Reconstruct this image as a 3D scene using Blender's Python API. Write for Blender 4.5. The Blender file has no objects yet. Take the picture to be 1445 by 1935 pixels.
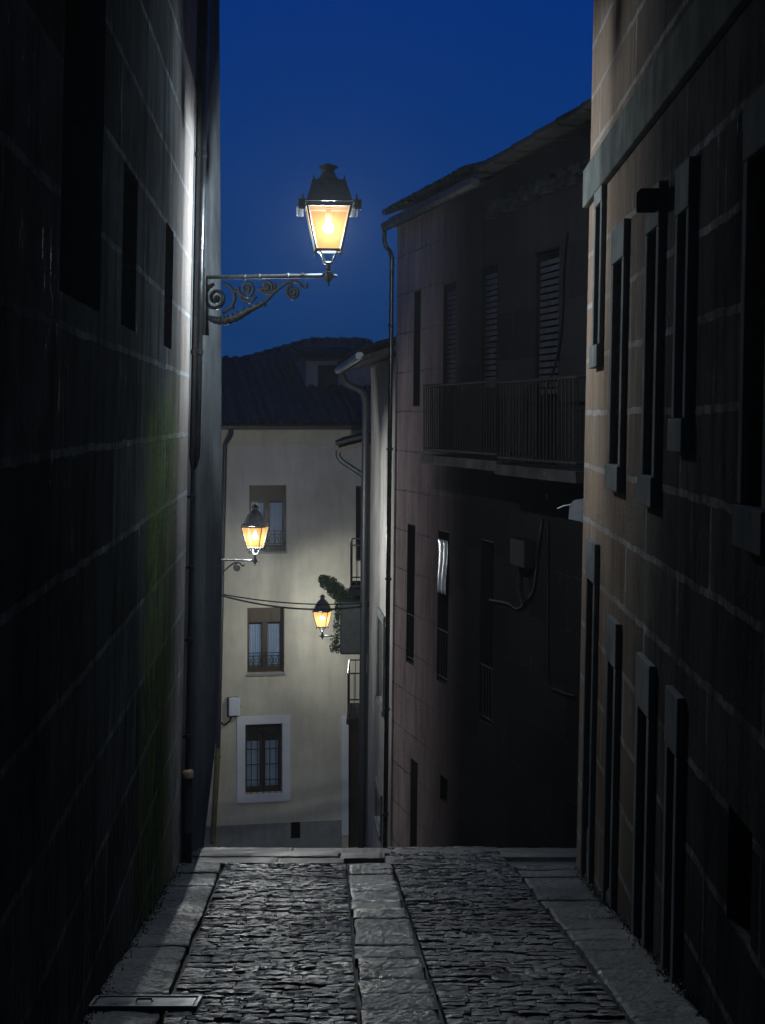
import bpy, math, random
from mathutils import Vector, Matrix
random.seed(7)
R = math.radians
SC = bpy.context.scene
COL = SC.collection

# ------------------------------------------------------------------ camera, sky, exposure
F, CX, CY = 3000.0, 722.5, 790.0          # focal length, principal point and horizon in photo pixels
cam_d = bpy.data.cameras.new('camera'); cam = bpy.data.objects.new('camera', cam_d); COL.objects.link(cam)
cam.location = (0, 0, 0); cam.rotation_euler = (R(90), 0, 0)
cam_d.sensor_fit = 'VERTICAL'; cam_d.sensor_height = 36; cam_d.lens = 36*F/1935
cam_d.shift_y = -(967.5-CY)/1935
cam_d.clip_start = 0.05; cam_d.clip_end = 2000
SC.camera = cam

W = bpy.data.worlds.new('World'); SC.world = W; W.use_nodes = True
nt = W.node_tree; nt.nodes.clear()
wo = nt.nodes.new('ShaderNodeOutputWorld'); bg = nt.nodes.new('ShaderNodeBackground')
sky = nt.nodes.new('ShaderNodeTexSky'); sky.sky_type = 'NISHITA'; sky.sun_disc = False
sky.sun_elevation = R(-1.5); sky.sun_rotation = R(200); sky.altitude = 900; sky.ozone_density = 6.0
tint = nt.nodes.new('ShaderNodeMix'); tint.data_type = 'RGBA'; tint.blend_type = 'MULTIPLY'
tint.inputs[0].default_value = 1.0
tint.inputs[7].default_value = (0.25, 2.2, 3.0, 1)
# thin dark cloud bank low over the roofs
tc = nt.nodes.new('ShaderNodeTexCoord'); mp = nt.nodes.new('ShaderNodeMapping'); mp.inputs['Scale'].default_value = (6, 6, 42)
cn = nt.nodes.new('ShaderNodeTexNoise'); cn.inputs['Scale'].default_value = 1.0; cn.inputs['Detail'].default_value = 5
cr = nt.nodes.new('ShaderNodeValToRGB'); cr.color_ramp.elements[0].position = .42; cr.color_ramp.elements[1].position = .68
sp = nt.nodes.new('ShaderNodeSeparateXYZ'); mr = nt.nodes.new('ShaderNodeMapRange')
mr.inputs[1].default_value = .035; mr.inputs[2].default_value = .085; mr.inputs[3].default_value = .45; mr.inputs[4].default_value = 0
mul = nt.nodes.new('ShaderNodeMath'); mul.operation = 'MULTIPLY'
cmix = nt.nodes.new('ShaderNodeMix'); cmix.data_type = 'RGBA'; cmix.blend_type = 'MIX'; cmix.inputs[7].default_value = (.01, .12, .55, 1)
L = nt.links.new
# blue hour: the Nishita twilight blended with the even deep blue that lingers after it
dusk = nt.nodes.new('ShaderNodeValToRGB'); dusk.color_ramp.elements[0].position = 0.0; dusk.color_ramp.elements[1].position = .30
dusk.color_ramp.elements[0].color = (.022, .32, 1.2, 1); dusk.color_ramp.elements[1].color = (.008, .20, 1.38, 1)
even = nt.nodes.new('ShaderNodeMix'); even.data_type = 'RGBA'; even.inputs[0].default_value = .8
L(sp.outputs[2], dusk.inputs[0]); L(tint.outputs[2], even.inputs[6]); L(dusk.outputs[0], even.inputs[7])
L(sky.outputs[0], tint.inputs[6]); L(tc.outputs['Generated'], mp.inputs[0]); L(mp.outputs[0], cn.inputs['Vector'])
L(cn.outputs[0], cr.inputs[0]); L(tc.outputs['Generated'], sp.inputs[0]); L(sp.outputs[2], mr.inputs[0])
L(cr.outputs[0], mul.inputs[0]); L(mr.outputs[0], mul.inputs[1])
L(mul.outputs[0], cmix.inputs[0]); L(even.outputs[2], cmix.inputs[6]); L(cmix.outputs[2], bg.inputs[0]); L(bg.outputs[0], wo.inputs[0])
bg.inputs[1].default_value = 0.15
SC.view_settings.view_transform = 'Standard'; SC.view_settings.look = 'None'
SC.view_settings.exposure = 0.0; SC.view_settings.gamma = 1
SC.cycles.use_denoising = True
SC.cycles.sample_clamp_indirect = 4.0
SC.cycles.max_bounces = 8; SC.cycles.transparent_max_bounces = 16
LAMP_L = 8200.0
LAMP_C = (.87, 1.0, 1.06, 1)
LAMP_MID = 11500.0
LAMP_FAR = 2300.0
LAMP_FAR_C = (.96, 1.0, .97, 1)

# ------------------------------------------------------------------ helpers
class MB:
    def __init__(s): s.v = []; s.f = []; s.uv = []
    def face(s, pts, uv=None):
        i = len(s.v); s.v += [tuple(p) for p in pts]; s.f.append(tuple(range(i, i+len(pts))))
        s.uv.append(uv)
    def mesh(s, vs, fs):
        i = len(s.v); s.v += [tuple(p) for p in vs]
        for f in fs: s.f.append(tuple(i+k for k in f)); s.uv.append(None)
    def box(s, a, b, T=None):
        (x0, y0, z0), (x1, y1, z1) = a, b
        vs = [(x0,y0,z0),(x1,y0,z0),(x1,y1,z0),(x0,y1,z0),(x0,y0,z1),(x1,y0,z1),(x1,y1,z1),(x0,y1,z1)]
        if T: vs = [T(*p) for p in vs]
        s.mesh(vs, [(0,3,2,1),(4,5,6,7),(0,1,5,4),(1,2,6,5),(2,3,7,6),(3,0,4,7)])
        return s
    def tube(s, pts, r, n=8, T=None, flat=None):
        pts = [Vector(p) for p in pts]; m = len(pts)
        rs = r if isinstance(r, (list, tuple)) else [r]*m
        up = None; vs = []
        for i, p in enumerate(pts):
            d = (pts[min(i+1, m-1)]-pts[max(i-1, 0)]).normalized()
            if up is None:
                up = Vector((0, 0, 1)) if abs(d.z) < .9 else Vector((0, 1, 0))
                if flat: up = Vector(flat)
            a = d.cross(up); a = a.normalized() if a.length > 1e-6 else Vector((1, 0, 0))
            b = a.cross(d).normalized()
            if not flat: up = b
            for k in range(n):
                t = 2*math.pi*k/n + (math.pi/n)
                vs.append(p+(a*math.cos(t)+b*math.sin(t))*rs[i])
        fs = [(i*n+k, i*n+(k+1) % n, (i+1)*n+(k+1) % n, (i+1)*n+k) for i in range(m-1) for k in range(n)]
        fs += [tuple(range(n))[::-1], tuple((m-1)*n+k for k in range(n))]
        if T: vs = [T(*p) for p in vs]
        s.mesh(vs, fs); return s
    def lathe(s, prof, n=16, c=(0, 0, 0), square=False, T=None, rot=0.0):
        vs = []
        for (r, z) in prof:
            for k in range(n):
                t = 2*math.pi*k/n + (math.pi/4 if square else 0) + rot
                q = r*math.sqrt(2) if square else r
                vs.append((c[0]+q*math.cos(t), c[1]+q*math.sin(t), c[2]+z))
        m = len(prof)
        fs = [(i*n+k, i*n+(k+1) % n, (i+1)*n+(k+1) % n, (i+1)*n+k) for i in range(m-1) for k in range(n)]
        fs += [tuple(range(n))[::-1], tuple((m-1)*n+k for k in range(n))]
        if T: vs = [T(*p) for p in vs]
        s.mesh(vs, fs); return s

def obj(name, mb, mat, parent=None, smooth=False, bevel=0.0, uv=False):
    root = parent
    off = Vector((0, 0, 0))
    while root is not None:
        if root.get('_w'): off = Vector(root['_loc']); break
        root = root.parent
    me = bpy.data.meshes.new(name)
    me.from_pydata([tuple(Vector(p)-off) for p in mb.v], [], mb.f)
    if uv:
        l = me.uv_layers.new(name='UVMap'); k = 0
        for i, f in enumerate(mb.f):
            for j in range(len(f)):
                l.data[k].uv = mb.uv[i][j] if mb.uv[i] else (0, 0); k += 1
    me.materials.append(mat)
    if smooth:
        for p in me.polygons: p.use_smooth = True
        try: me.set_sharp_from_angle(angle=R(40))
        except Exception: pass
    me.update()
    o = bpy.data.objects.new(name, me); COL.objects.link(o)
    if parent is not None: o.parent = parent
    if bevel:
        b = o.modifiers.new('bevel', 'BEVEL'); b.width = bevel; b.segments = 2; b.limit_method = 'ANGLE'
    return o
def tag(o, label, cat, group=None):
    o['label'] = label; o['category'] = cat
    if group: o['group'] = group
    return o
def thing(name, label, cat, loc=(0, 0, 0), group=None, world=True, rz=0):
    o = bpy.data.objects.new(name, None); COL.objects.link(o); o.location = loc; o.rotation_euler = (0, 0, rz)
    o.empty_display_size = .2
    if world: o['_w'] = 1; o['_loc'] = tuple(loc)
    return tag(o, label, cat, group)
def struct(name, mb, mat, **k):
    o = obj(name, mb, mat, **k); o['kind'] = 'structure'; return o
def kids(o): return [c for c in bpy.data.objects if c.parent is o]
def copy_tree(o, parent=None):
    c = o.copy(); COL.objects.link(c); c.parent = parent
    for ch in kids(o): copy_tree(ch, c)
    return c

class Frame:
    """a wall plane: u runs along it, z up, w into the building; lean tips it along w with height"""
    def __init__(s, O, t, n, lean=0.0, z0=0.0):
        s.O = Vector((O[0], O[1])); s.t = Vector(t).normalized(); s.n = Vector(n).normalized(); s.lean = lean; s.z0 = z0
    def __call__(s, u, w, z):
        p = s.O+s.t*u+s.n*(w+s.lean*(z-s.z0)); return Vector((p.x, p.y, z))
    def pix(s, px, py, w=0.0):
        r = Vector(((px-CX)/F, 1.0)); rz = (CY-py)/F
        k = (s.O.dot(s.n)-s.lean*s.z0+w)/(r.dot(s.n)-s.lean*rz)
        return ((r*k-s.O).dot(s.t), rz*k)
    def rect(s, x0, y0, x1, y1):
        ua, za = s.pix(x0, (y0+y1)/2); ub, zb = s.pix(x1, (y0+y1)/2)
        um = s.pix((x0+x1)/2, y0); ul = s.pix((x0+x1)/2, y1)
        return (min(ua, ub), max(ua, ub), ul[1], um[1])

def facade(fr, u0, u1, z0, z1, holes, depth=.25, thick=5.0, wavy=0.0):
    """front sheet with the openings cut out, reveals, and the rest of the building's block"""
    mb = MB()
    us = sorted({u0, u1} | {h[0] for h in holes} | {h[1] for h in holes})
    zs = sorted({z0, z1} | {h[2] for h in holes} | {h[3] for h in holes})
    for i in range(len(us)-1):
        for j in range(len(zs)-1):
            uc, zc = (us[i]+us[i+1])/2, (zs[j]+zs[j+1])/2
            if any(h[0] < uc < h[1] and h[2] < zc < h[3] for h in holes): continue
            q = [(us[i], zs[j]), (us[i+1], zs[j]), (us[i+1], zs[j+1]), (us[i], zs[j+1])]
            mb.face([fr(u, 0, z) for u, z in q], q)
    for h in holes:
        a, b, c, d = h[:4]; dp = h[4] if len(h) > 4 else depth
        for (p, q) in (((a, c), (a, d)), ((b, c), (b, d)), ((a, c), (b, c)), ((a, d), (b, d))):
            pts = [fr(p[0], 0, p[1]), fr(q[0], 0, q[1]), fr(q[0], dp, q[1]), fr(p[0], dp, p[1])]
            if p[0] == q[0]: uvs = [(p[0], p[1]), (q[0], q[1]), (q[0]+dp, q[1]), (p[0]+dp, p[1])]
            else: uvs = [(p[0], p[1]), (q[0], q[1]), (q[0], q[1]+dp), (p[0], p[1]+dp)]
            mb.face(pts, uvs)
    for u in (u0, u1):
        mb.face([fr(u, 0, z0), fr(u, thick, z0), fr(u, thick, z1), fr(u, 0, z1)], [(u, z0), (u+thick, z0), (u+thick, z1), (u, z1)])
    mb.face([fr(u0, 0, z1), fr(u1, 0, z1), fr(u1, thick, z1), fr(u0, thick, z1)], [(u0, z1), (u1, z1), (u1, z1+thick), (u0, z1+thick)])
    mb.face([fr(u0, thick, z0), fr(u1, thick, z0), fr(u1, thick, z1), fr(u0, thick, z1)], [(u0, z0), (u1, z0), (u1, z1), (u0, z1)])
    return mb

# ------------------------------------------------------------------ materials
def newmat(name):
    m = bpy.data.materials.new(name); m.use_nodes = True
    t = m.node_tree; b = t.nodes['Principled BSDF']
    return m, t, b
def nd(t, kind, **inp):
    n = t.nodes.new(kind)
    for k, v in inp.items(): n.inputs[k.replace('_', ' ')].default_value = v
    return n
def ramp(t, src, p0, p1, c0=(0, 0, 0, 1), c1=(1, 1, 1, 1)):
    r = t.nodes.new('ShaderNodeValToRGB'); e = r.color_ramp.elements
    e[0].position = p0; e[1].position = p1; e[0].color = c0; e[1].color = c1
    t.links.new(src, r.inputs[0]); return r.outputs[0]
def mixc(t, fac, a, b, mode='MIX'):
    m = t.nodes.new('ShaderNodeMix'); m.data_type = 'RGBA'; m.blend_type = mode
    for i, v in ((0, fac), (6, a), (7, b)):
        if hasattr(v, 'links') or hasattr(v, 'is_linked'): t.links.new(v, m.inputs[i])
        else: m.inputs[i].default_value = v
    return m.outputs[2]
def math_(t, op, a, b):
    m = t.nodes.new('ShaderNodeMath'); m.operation = op
    for i, v in ((0, a), (1, b)):
        if hasattr(v, 'is_linked'): t.links.new(v, m.inputs[i])
        else: m.inputs[i].default_value = v
    return m.outputs[0]
def noise(t, vec, scale, detail=4, rough=.6):
    n = nd(t, 'ShaderNodeTexNoise', Scale=scale, Detail=detail, Roughness=rough)
    if vec is not None: t.links.new(vec, n.inputs['Vector'])
    return n.outputs[0]
def mapping(t, vec, scale=(1, 1, 1), loc=(0, 0, 0)):
    m = t.nodes.new('ShaderNodeMapping'); m.inputs['Scale'].default_value = scale; m.inputs['Location'].default_value = loc
    t.links.new(vec, m.inputs[0]); return m.outputs[0]
def c4(c): return (c[0], c[1], c[2], 1)
def bump(t, b, h, strength=.3, dist=.01, prev=None):
    n = t.nodes.new('ShaderNodeBump'); n.inputs['Strength'].default_value = strength; n.inputs['Distance'].default_value = dist
    t.links.new(h, n.inputs['Height'])
    if prev is not None: t.links.new(prev, n.inputs['Normal'])
    t.links.new(n.outputs[0], b.inputs['Normal']); return n.outputs[0]

def rough_mat(name, a, b_, scale=4, rough=.7, bs=.3, bd=.01, bscale=30, metal=0.0, streak=0.0, stretch=(1, 1, 1), rvar=.15, spec=.5):
    m, t, b = newmat(name); b.inputs['Specular IOR Level'].default_value = spec
    co = t.nodes.new('ShaderNodeTexCoord').outputs['Object']
    n1 = noise(t, mapping(t, co, stretch), scale, 5)
    col = mixc(t, ramp(t, n1, .35, .68), c4(a), c4(b_))
    if streak:
        s = noise(t, mapping(t, co, (3.5, 3.5, .55)), 1.0, 9, .75)
        col = mixc(t, math_(t, 'MULTIPLY', ramp(t, s, .45, .7), streak), col, c4([x*.35 for x in a]))
    t.links.new(col, b.inputs['Base Color'])
    n2 = noise(t, mapping(t, co, stretch), bscale, 6, .65)
    rr = nd(t, 'ShaderNodeMapRange'); t.links.new(n1, rr.inputs[0]); rr.inputs[1].default_value = .3; rr.inputs[2].default_value = .7
    rr.inputs[3].default_value = max(.05, rough-rvar); rr.inputs[4].default_value = min(1, rough+rvar)
    t.links.new(rr.outputs[0], b.inputs['Roughness'])
    b.inputs['Metallic'].default_value = metal
    bump(t, b, n2, bs, bd)
    return m

def ashlar(name, c1, c2, mort, row, off, width, rough=.7, spec=.14, moss=None, msize=.018, dirt=(.016, .016, .017), lowz=None, lit_quoin=None, jmul=1.35):
    m, t, b = newmat(name)
    uv = t.nodes.new('ShaderNodeUVMap').outputs[0]
    wob = t.nodes.new('ShaderNodeTexNoise'); wob.inputs['Scale'].default_value = 3.5; wob.inputs['Detail'].default_value = 4
    t.links.new(uv, wob.inputs['Vector'])
    sub = t.nodes.new('ShaderNodeVectorMath'); sub.operation = 'SUBTRACT'; t.links.new(wob.outputs['Color'], sub.inputs[0]); sub.inputs[1].default_value = (.5, .5, .5)
    scl = t.nodes.new('ShaderNodeVectorMath'); scl.operation = 'SCALE'; t.links.new(sub.outputs[0], scl.inputs[0]); scl.inputs['Scale'].default_value = .05
    add = t.nodes.new('ShaderNodeVectorMath'); add.operation = 'ADD'; t.links.new(uv, add.inputs[0]); t.links.new(scl.outputs[0], add.inputs[1])
    br = nd(t, 'ShaderNodeTexBrick', Scale=1.0, Mortar_Size=msize, Mortar_Smooth=.25, Bias=0.0, Brick_Width=width, Row_Height=row)
    br.offset = .43; br.inputs['Color1'].default_value = c4(c1); br.inputs['Color2'].default_value = c4(c2); br.inputs['Mortar'].default_value = c4(mort)
    t.links.new(mapping(t, add.outputs[0], loc=(.2, -off, 0)), br.inputs['Vector'])
    fac = br.outputs['Fac']
    mn = noise(t, uv, 1.7, 6, .7); mn2 = noise(t, mapping(t, uv, (1, 1, 1), (5, 3, 0)), 16, 3)
    mfac = math_(t, 'MULTIPLY', ramp(t, mn, .42, .6), ramp(t, mn2, .3, .6))
    t.links.new(mixc(t, mfac, c4([x*1.15 for x in c1]), c4(mort)), br.inputs['Mortar'])
    big = noise(t, uv, .9, 5)
    col = mixc(t, math_(t, 'MULTIPLY', ramp(t, big, .42, .7), .6), br.outputs['Color'], c4(dirt))
    st = noise(t, mapping(t, add.outputs[0], (3.6, .6, 1)), 1.0, 10, .78)
    col = mixc(t, math_(t, 'MULTIPLY', ramp(t, st, .46, .64), .75), col, c4(dirt))
    # pale lime runs under the joints
    st2 = noise(t, mapping(t, uv, (30, 1.1, 1), (3, 1, 0)), 1.0, 3, .5)
    col = mixc(t, math_(t, 'MULTIPLY', ramp(t, st2, .70, .76), .6), col, c4([min(.6, x*1.3) for x in mort]))
    if lit_quoin:                  # paler stone at one end, with lamp falloff painted into its colour
        u0_, u1_, qc = lit_quoin
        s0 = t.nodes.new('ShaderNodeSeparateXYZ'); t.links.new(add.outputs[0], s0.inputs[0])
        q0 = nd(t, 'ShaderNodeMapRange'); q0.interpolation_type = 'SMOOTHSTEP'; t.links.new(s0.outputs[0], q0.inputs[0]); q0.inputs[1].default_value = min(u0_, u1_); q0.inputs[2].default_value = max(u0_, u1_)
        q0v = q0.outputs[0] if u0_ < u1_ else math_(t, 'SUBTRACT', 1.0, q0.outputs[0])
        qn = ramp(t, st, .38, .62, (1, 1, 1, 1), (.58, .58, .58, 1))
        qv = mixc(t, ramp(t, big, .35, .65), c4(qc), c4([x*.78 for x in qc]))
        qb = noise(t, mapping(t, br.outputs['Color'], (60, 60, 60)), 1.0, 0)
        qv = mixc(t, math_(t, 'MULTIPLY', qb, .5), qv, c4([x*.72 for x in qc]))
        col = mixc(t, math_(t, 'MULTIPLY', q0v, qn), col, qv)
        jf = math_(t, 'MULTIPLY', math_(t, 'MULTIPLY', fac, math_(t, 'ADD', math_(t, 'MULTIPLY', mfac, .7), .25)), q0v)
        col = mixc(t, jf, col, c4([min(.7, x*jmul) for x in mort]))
    gr = noise(t, uv, 60, 4, .7)
    col = mixc(t, math_(t, 'MULTIPLY', ramp(t, gr, .4, .75), .5), col, (.55, .55, .55, 1), 'MULTIPLY')
    sep = t.nodes.new('ShaderNodeSeparateXYZ'); t.links.new(uv, sep.inputs[0])
    if moss:
        u0, u1, u2, u3, zt = moss
        def sm(src, a, b_):
            q = nd(t, 'ShaderNodeMapRange'); q.interpolation_type = 'SMOOTHSTEP'; t.links.new(src, q.inputs[0])
            q.inputs[1].default_value = a; q.inputs[2].default_value = b_; return q.outputs[0]
        mu = math_(t, 'MULTIPLY', sm(sep.outputs[0], u0, u1), math_(t, 'SUBTRACT', 1.0, sm(sep.outputs[0], u2, u3)))
        mz = math_(t, 'SUBTRACT', 1.0, sm(sep.outputs[1], zt-.5, zt+.1))
        mm = noise(t, mapping(t, uv, (5, .7, 1), (9, 2, 0)), 1.0, 6, .7)
        mk = math_(t, 'MULTIPLY', math_(t, 'MULTIPLY', mu, mz), ramp(t, mm, .36, .56))
        mk = math_(t, 'MULTIPLY', mk, ramp(t, noise(t, uv, 5, 8, .75), .36, .58))
        mc = mixc(t, noise(t, uv, 14, 4), (.06, .12, .022, 1), (.19, .24, .055, 1))
        col = mixc(t, math_(t, 'MULTIPLY', mk, .92), col, mc)
    b.inputs['Specular IOR Level'].default_value = spec
    t.links.new(col, b.inputs['Base Color'])
    rr = nd(t, 'ShaderNodeMapRange'); t.links.new(gr, rr.inputs[0]); rr.inputs[1].default_value = .3; rr.inputs[2].default_value = .7
    rr.inputs[3].default_value = rough-.12; rr.inputs[4].default_value = rough+.2
    t.links.new(rr.outputs[0], b.inputs['Roughness'])
    h1 = math_(t, 'MULTIPLY', fac, .6)
    n1 = bump(t, b, h1, .8, .012)
    n1 = bump(t, b, st, .7, .05, n1)
    n2 = bump(t, b, noise(t, uv, 13, 9, .75), .8, .05, n1)
    wet = ramp(t, noise(t, mapping(t, add.outputs[0], (20, 2.6, 1), (8, 4, 0)), 1.0, 8, .75), .60, .70)
    wet = math_(t, 'MULTIPLY', wet, ramp(t, noise(t, mapping(t, uv, (1.2, .8, 1), (2, 7, 0)), 1.0, 3), .48, .62))
    t.links.new(math_(t, 'ADD', spec, math_(t, 'MULTIPLY', wet, .35)), b.inputs['Specular IOR Level'])
    t.links.new(math_(t, 'SUBTRACT', rr.outputs[0], math_(t, 'MULTIPLY', wet, .45)), b.inputs['Roughness'])
    if lowz is not None:       # flaked, weathered render towards the end of the wall
        fl = noise(t, mapping(t, uv, (9, 1.6, 1), (4, 0, 0)), 1.0, 8, .75)
        q = nd(t, 'ShaderNodeMapRange'); t.links.new(sep.outputs[1], q.inputs[0]); q.inputs[1].default_value = lowz; q.inputs[2].default_value = lowz-1.5
        bump(t, b, math_(t, 'MULTIPLY', ramp(t, fl, .45, .55), q.outputs[0]), .9, .05, n2)
    return m

def flat(name, c, rough=.5, metal=0.0, spec=.5):
    m, t, b = newmat(name)
    b.inputs['Base Color'].default_value = c4(c); b.inputs['Roughness'].default_value = rough; b.inputs['Metallic'].default_value = metal
    b.inputs['Specular IOR Level'].default_value = spec
    return m
def glass_mat(name, tint_=(.9, .95, 1), clear=.85, rough=.08):
    m = bpy.data.materials.new(name); m.use_nodes = True; t = m.node_tree; t.nodes.clear()
    o = t.nodes.new('ShaderNodeOutputMaterial'); mx = t.nodes.new('ShaderNodeMixShader'); mx.inputs[0].default_value = clear
    g = t.nodes.new('ShaderNodeBsdfGlossy'); g.inputs['Roughness'].default_value = rough
    tr = t.nodes.new('ShaderNodeBsdfTransparent'); tr.inputs[0].default_value = c4(tint_)
    t.links.new(g.outputs[0], mx.inputs[1]); t.links.new(tr.outputs[0], mx.inputs[2]); t.links.new(mx.outputs[0], o.inputs[0])
    return m
def lamp_pane_mat(name, k=1.0):
    """frosted amber glass: lets most light out, scatters a little of it, so the pane itself glows"""
    m = bpy.data.materials.new(name); m.use_nodes = True; t = m.node_tree; t.nodes.clear()
    o = t.nodes.new('ShaderNodeOutputMaterial'); mx = t.nodes.new('ShaderNodeMixShader'); mx.inputs[0].default_value = .70
    ad = t.nodes.new('ShaderNodeAddShader')
    tl = t.nodes.new('ShaderNodeBsdfTranslucent')
    co = t.nodes.new('ShaderNodeTexCoord').outputs['Object']
    dirt = noise(t, co, 9, 5)
    c = mixc(t, ramp(t, dirt, .35, .7), (.0130*k, .0056*k, .0012*k, 1), (.0160*k, .0072*k, .0017*k, 1))
    t.links.new(c, tl.inputs[0])
    em = t.nodes.new('ShaderNodeEmission'); em.inputs[0].default_value = (1, .40, .07, 1); em.inputs[1].default_value = 1.25
    tr = t.nodes.new('ShaderNodeBsdfTransparent'); tr.inputs[0].default_value = (1, 1, 1, 1)
    t.links.new(tl.outputs[0], ad.inputs[0]); t.links.new(em.outputs[0], ad.inputs[1])
    t.links.new(ad.outputs[0], mx.inputs[1]); t.links.new(tr.outputs[0], mx.inputs[2]); t.links.new(mx.outputs[0], o.inputs[0])
    return m
def emit(name, c, s):
    m = bpy.data.materials.new(name); m.use_nodes = True; t = m.node_tree; t.nodes.clear()
    o = t.nodes.new('ShaderNodeOutputMaterial'); e = t.nodes.new('ShaderNodeEmission'); e.inputs[0].default_value = c; e.inputs[1].default_value = s
    t.links.new(e.outputs[0], o.inputs[0]); return m

M = {}
LIT_A0, LIT_A1 = -4.6, -8.3  # span of painted lamp light along the dark house wall
M['left_stone'] = ashlar('left_stone', (.125, .145, .16), (.060, .070, .080), (.31, .35, .38), .525, .38, 3.4, .9, 0.0, msize=.022, moss=(9.9, 10.9, 12.6, 13.6, .35), lowz=-.9, lit_quoin=(11.6, 14.3, (.46, .40, .375)))  # colour rises towards the corner to imitate the near lamp's falloff
M['right_stone'] = ashlar('right_stone', (.098, .099, .098), (.050, .054, .058), (.34, .345, .35), .47, .05, 2.3, .9, 0.0, msize=.026, lit_quoin=(9.2, 13.4, (.34, .25, .19)), jmul=1.05)  # brown paling along the wall includes painted light from the near lamp
M['trim_stone'] = rough_mat('trim_stone', (.15, .155, .155), (.09, .098, .10), 3, .75, .3, .01, 40, streak=.5, spec=0)
M['band_stone'] = rough_mat('band_stone', (.11, .115, .11), (.06, .065, .063), 3, .8, .4, .015, 30, streak=.7, spec=0)
M['render_grey'] = rough_mat('render_grey', (.12, .13, .14), (.06, .068, .078), 1.6, .8, .35, .012, 26, streak=.6, spec=.0)
M['dark_render'] = ashlar('dark_render', (.042, .040, .043), (.024, .024, .026), (.016, .016, .017), .62, .1, 1.3, .9, 0.0, msize=.014, dirt=(.028, .027, .027), jmul=3.5, lit_quoin=(LIT_A0, LIT_A1, (.74, .56, .54)))  # pinkish far end also carries painted glow of the middle lamp
M['pale_render'] = rough_mat('pale_render', (.28, .265, .25), (.20, .19, .185), 1.2, .7, .2, .01, 24, streak=.7, spec=0)
M['cream_render'] = rough_mat('cream_render', (.64, .605, .49), (.50, .475, .385), .9, .9, .25, .01, 24, streak=.3, spec=.1)
M['dormer_wall'] = rough_mat('dormer_wall', (.16, .17, .19), (.12, .125, .14), 2, .9, .2, .01, 20, spec=0)
M['white_band'] = rough_mat('white_band', (.72, .74, .76), (.64, .66, .68), 2, .7, .1, .004, 40)
M['plinth'] = rough_mat('plinth', (.30, .31, .29), (.22, .23, .21), 2.5, .8, .3, .01, 20, streak=.4)
M['black_stone'] = rough_mat('black_stone', (.022, .022, .023), (.014, .014, .014), 4, .8, .3, .01, 30, spec=.1)
M['old_iron'] = rough_mat('old_iron', (.012, .012, .013), (.02, .018, .017), 20, .8, .2, .003, 80, spec=.08)
M['iron'] = rough_mat('iron', (.018, .022, .024), (.03, .034, .036), 25, .33, .25, .003, 90, metal=.0, rvar=.08)
M['lamp_iron'] = rough_mat('lamp_iron', (.05, .056, .06), (.08, .085, .09), 22, .36, .3, .003, 80, metal=.7, rvar=.1)
M['pipe_metal'] = rough_mat('pipe_metal', (.035, .038, .042), (.06, .064, .07), 5, .24, .12, .003, 60, metal=.85, stretch=(3, 3, .5))
M['cast_iron'] = rough_mat('cast_iron', (.015, .018, .024), (.024, .028, .034), 18, .45, .25, .003, 70)
M['copper_collar'] = rough_mat('copper_collar', (.30, .20, .13), (.22, .14, .09), 30, .5, .3, .003, 90)
M['olive_pipe'] = rough_mat('olive_pipe', (.17, .15, .06), (.11, .10, .05), 6, .5, .2, .003, 50)
M['tile'] = rough_mat('tile', (.022, .019, .018), (.013, .012, .012), 3.5, .9, .4, .01, 22)
M['wood'] = rough_mat('wood', (.085, .052, .027), (.05, .032, .018), 4, .5, .2, .004, 30, stretch=(6, 6, .6))
M['dark_wood'] = rough_mat('dark_wood', (.05, .035, .025), (.03, .022, .017), 4, .55, .2, .004, 30, stretch=(6, 6, .6))
M['shade_joinery'] = flat('shade_joinery', (.008, .0075, .007), .8, 0, .05)  # near-black joinery, also painted shade inside the dark house openings
M['dark_glass'] = flat('dark_glass', (.006, .008, .011), .25, 0, .3)
M['room_dark'] = flat('room_dark', (.01, .012, .015), .9)
M['frame_black'] = flat('frame_black', (.004, .0038, .0036), .6, 0, .12)
M['matte_black'] = flat('matte_black', (.0025, .0022, .002), 1.0, 0, 0)  # dead black for the floodlight and the plate added under lamp caps
M['clear_glass'] = glass_mat('clear_glass')
M['curtain'] = rough_mat('curtain', (.74, .80, .86), (.64, .70, .78), 8, .9, .2, .004, 120)
M['reflection_sheet'] = rough_mat('reflection_sheet', (.75, .76, .78), (.62, .63, .66), 6, .35, .15, .004, 40)  # satin white for the sheet imitating a window reflection
M['shutter'] = rough_mat('shutter', (.05, .048, .06), (.035, .034, .042), 5, .7, .2, .004, 30, spec=.1)
M['box_white'] = rough_mat('box_white', (.70, .73, .76), (.62, .65, .68), 8, .45, .05, .002, 60)
M['box_black'] = flat('box_black', (.008, .009, .010), .8, 0, .05)
M['zinc'] = rough_mat('zinc', (.33, .35, .37), (.24, .26, .28), 6, .42, .15, .004, 30, metal=.4)
M['plate'] = rough_mat('plate', (.62, .66, .70), (.5, .54, .58), 8, .5, .1, .003, 40, spec=.6)
M['old_zinc'] = rough_mat('old_zinc', (.07, .07, .075), (.05, .05, .053), 6, .6, .15, .004, 30, spec=.2)
M['cable'] = flat('cable', (.010, .011, .012), .7, 0, .1)
M['leaf'] = rough_mat('leaf', (.035, .075, .03), (.02, .045, .022), 9, .55, .1, .002, 40)
M['planter'] = rough_mat('planter', (.05, .06, .06), (.035, .042, .045), 6, .55, .2, .004, 30)
M['lamp_pane'] = lamp_pane_mat('lamp_pane')
M['lamp_pane_far'] = lamp_pane_mat('lamp_pane_far', LAMP_L/LAMP_FAR)
M['lamp_pane_mid'] = lamp_pane_mat('lamp_pane_mid', LAMP_L/LAMP_MID)
M['bulb'] = emit('bulb', LAMP_C, LAMP_L)
M['bulb_far'] = emit('bulb_far', LAMP_FAR_C, LAMP_FAR)
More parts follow.
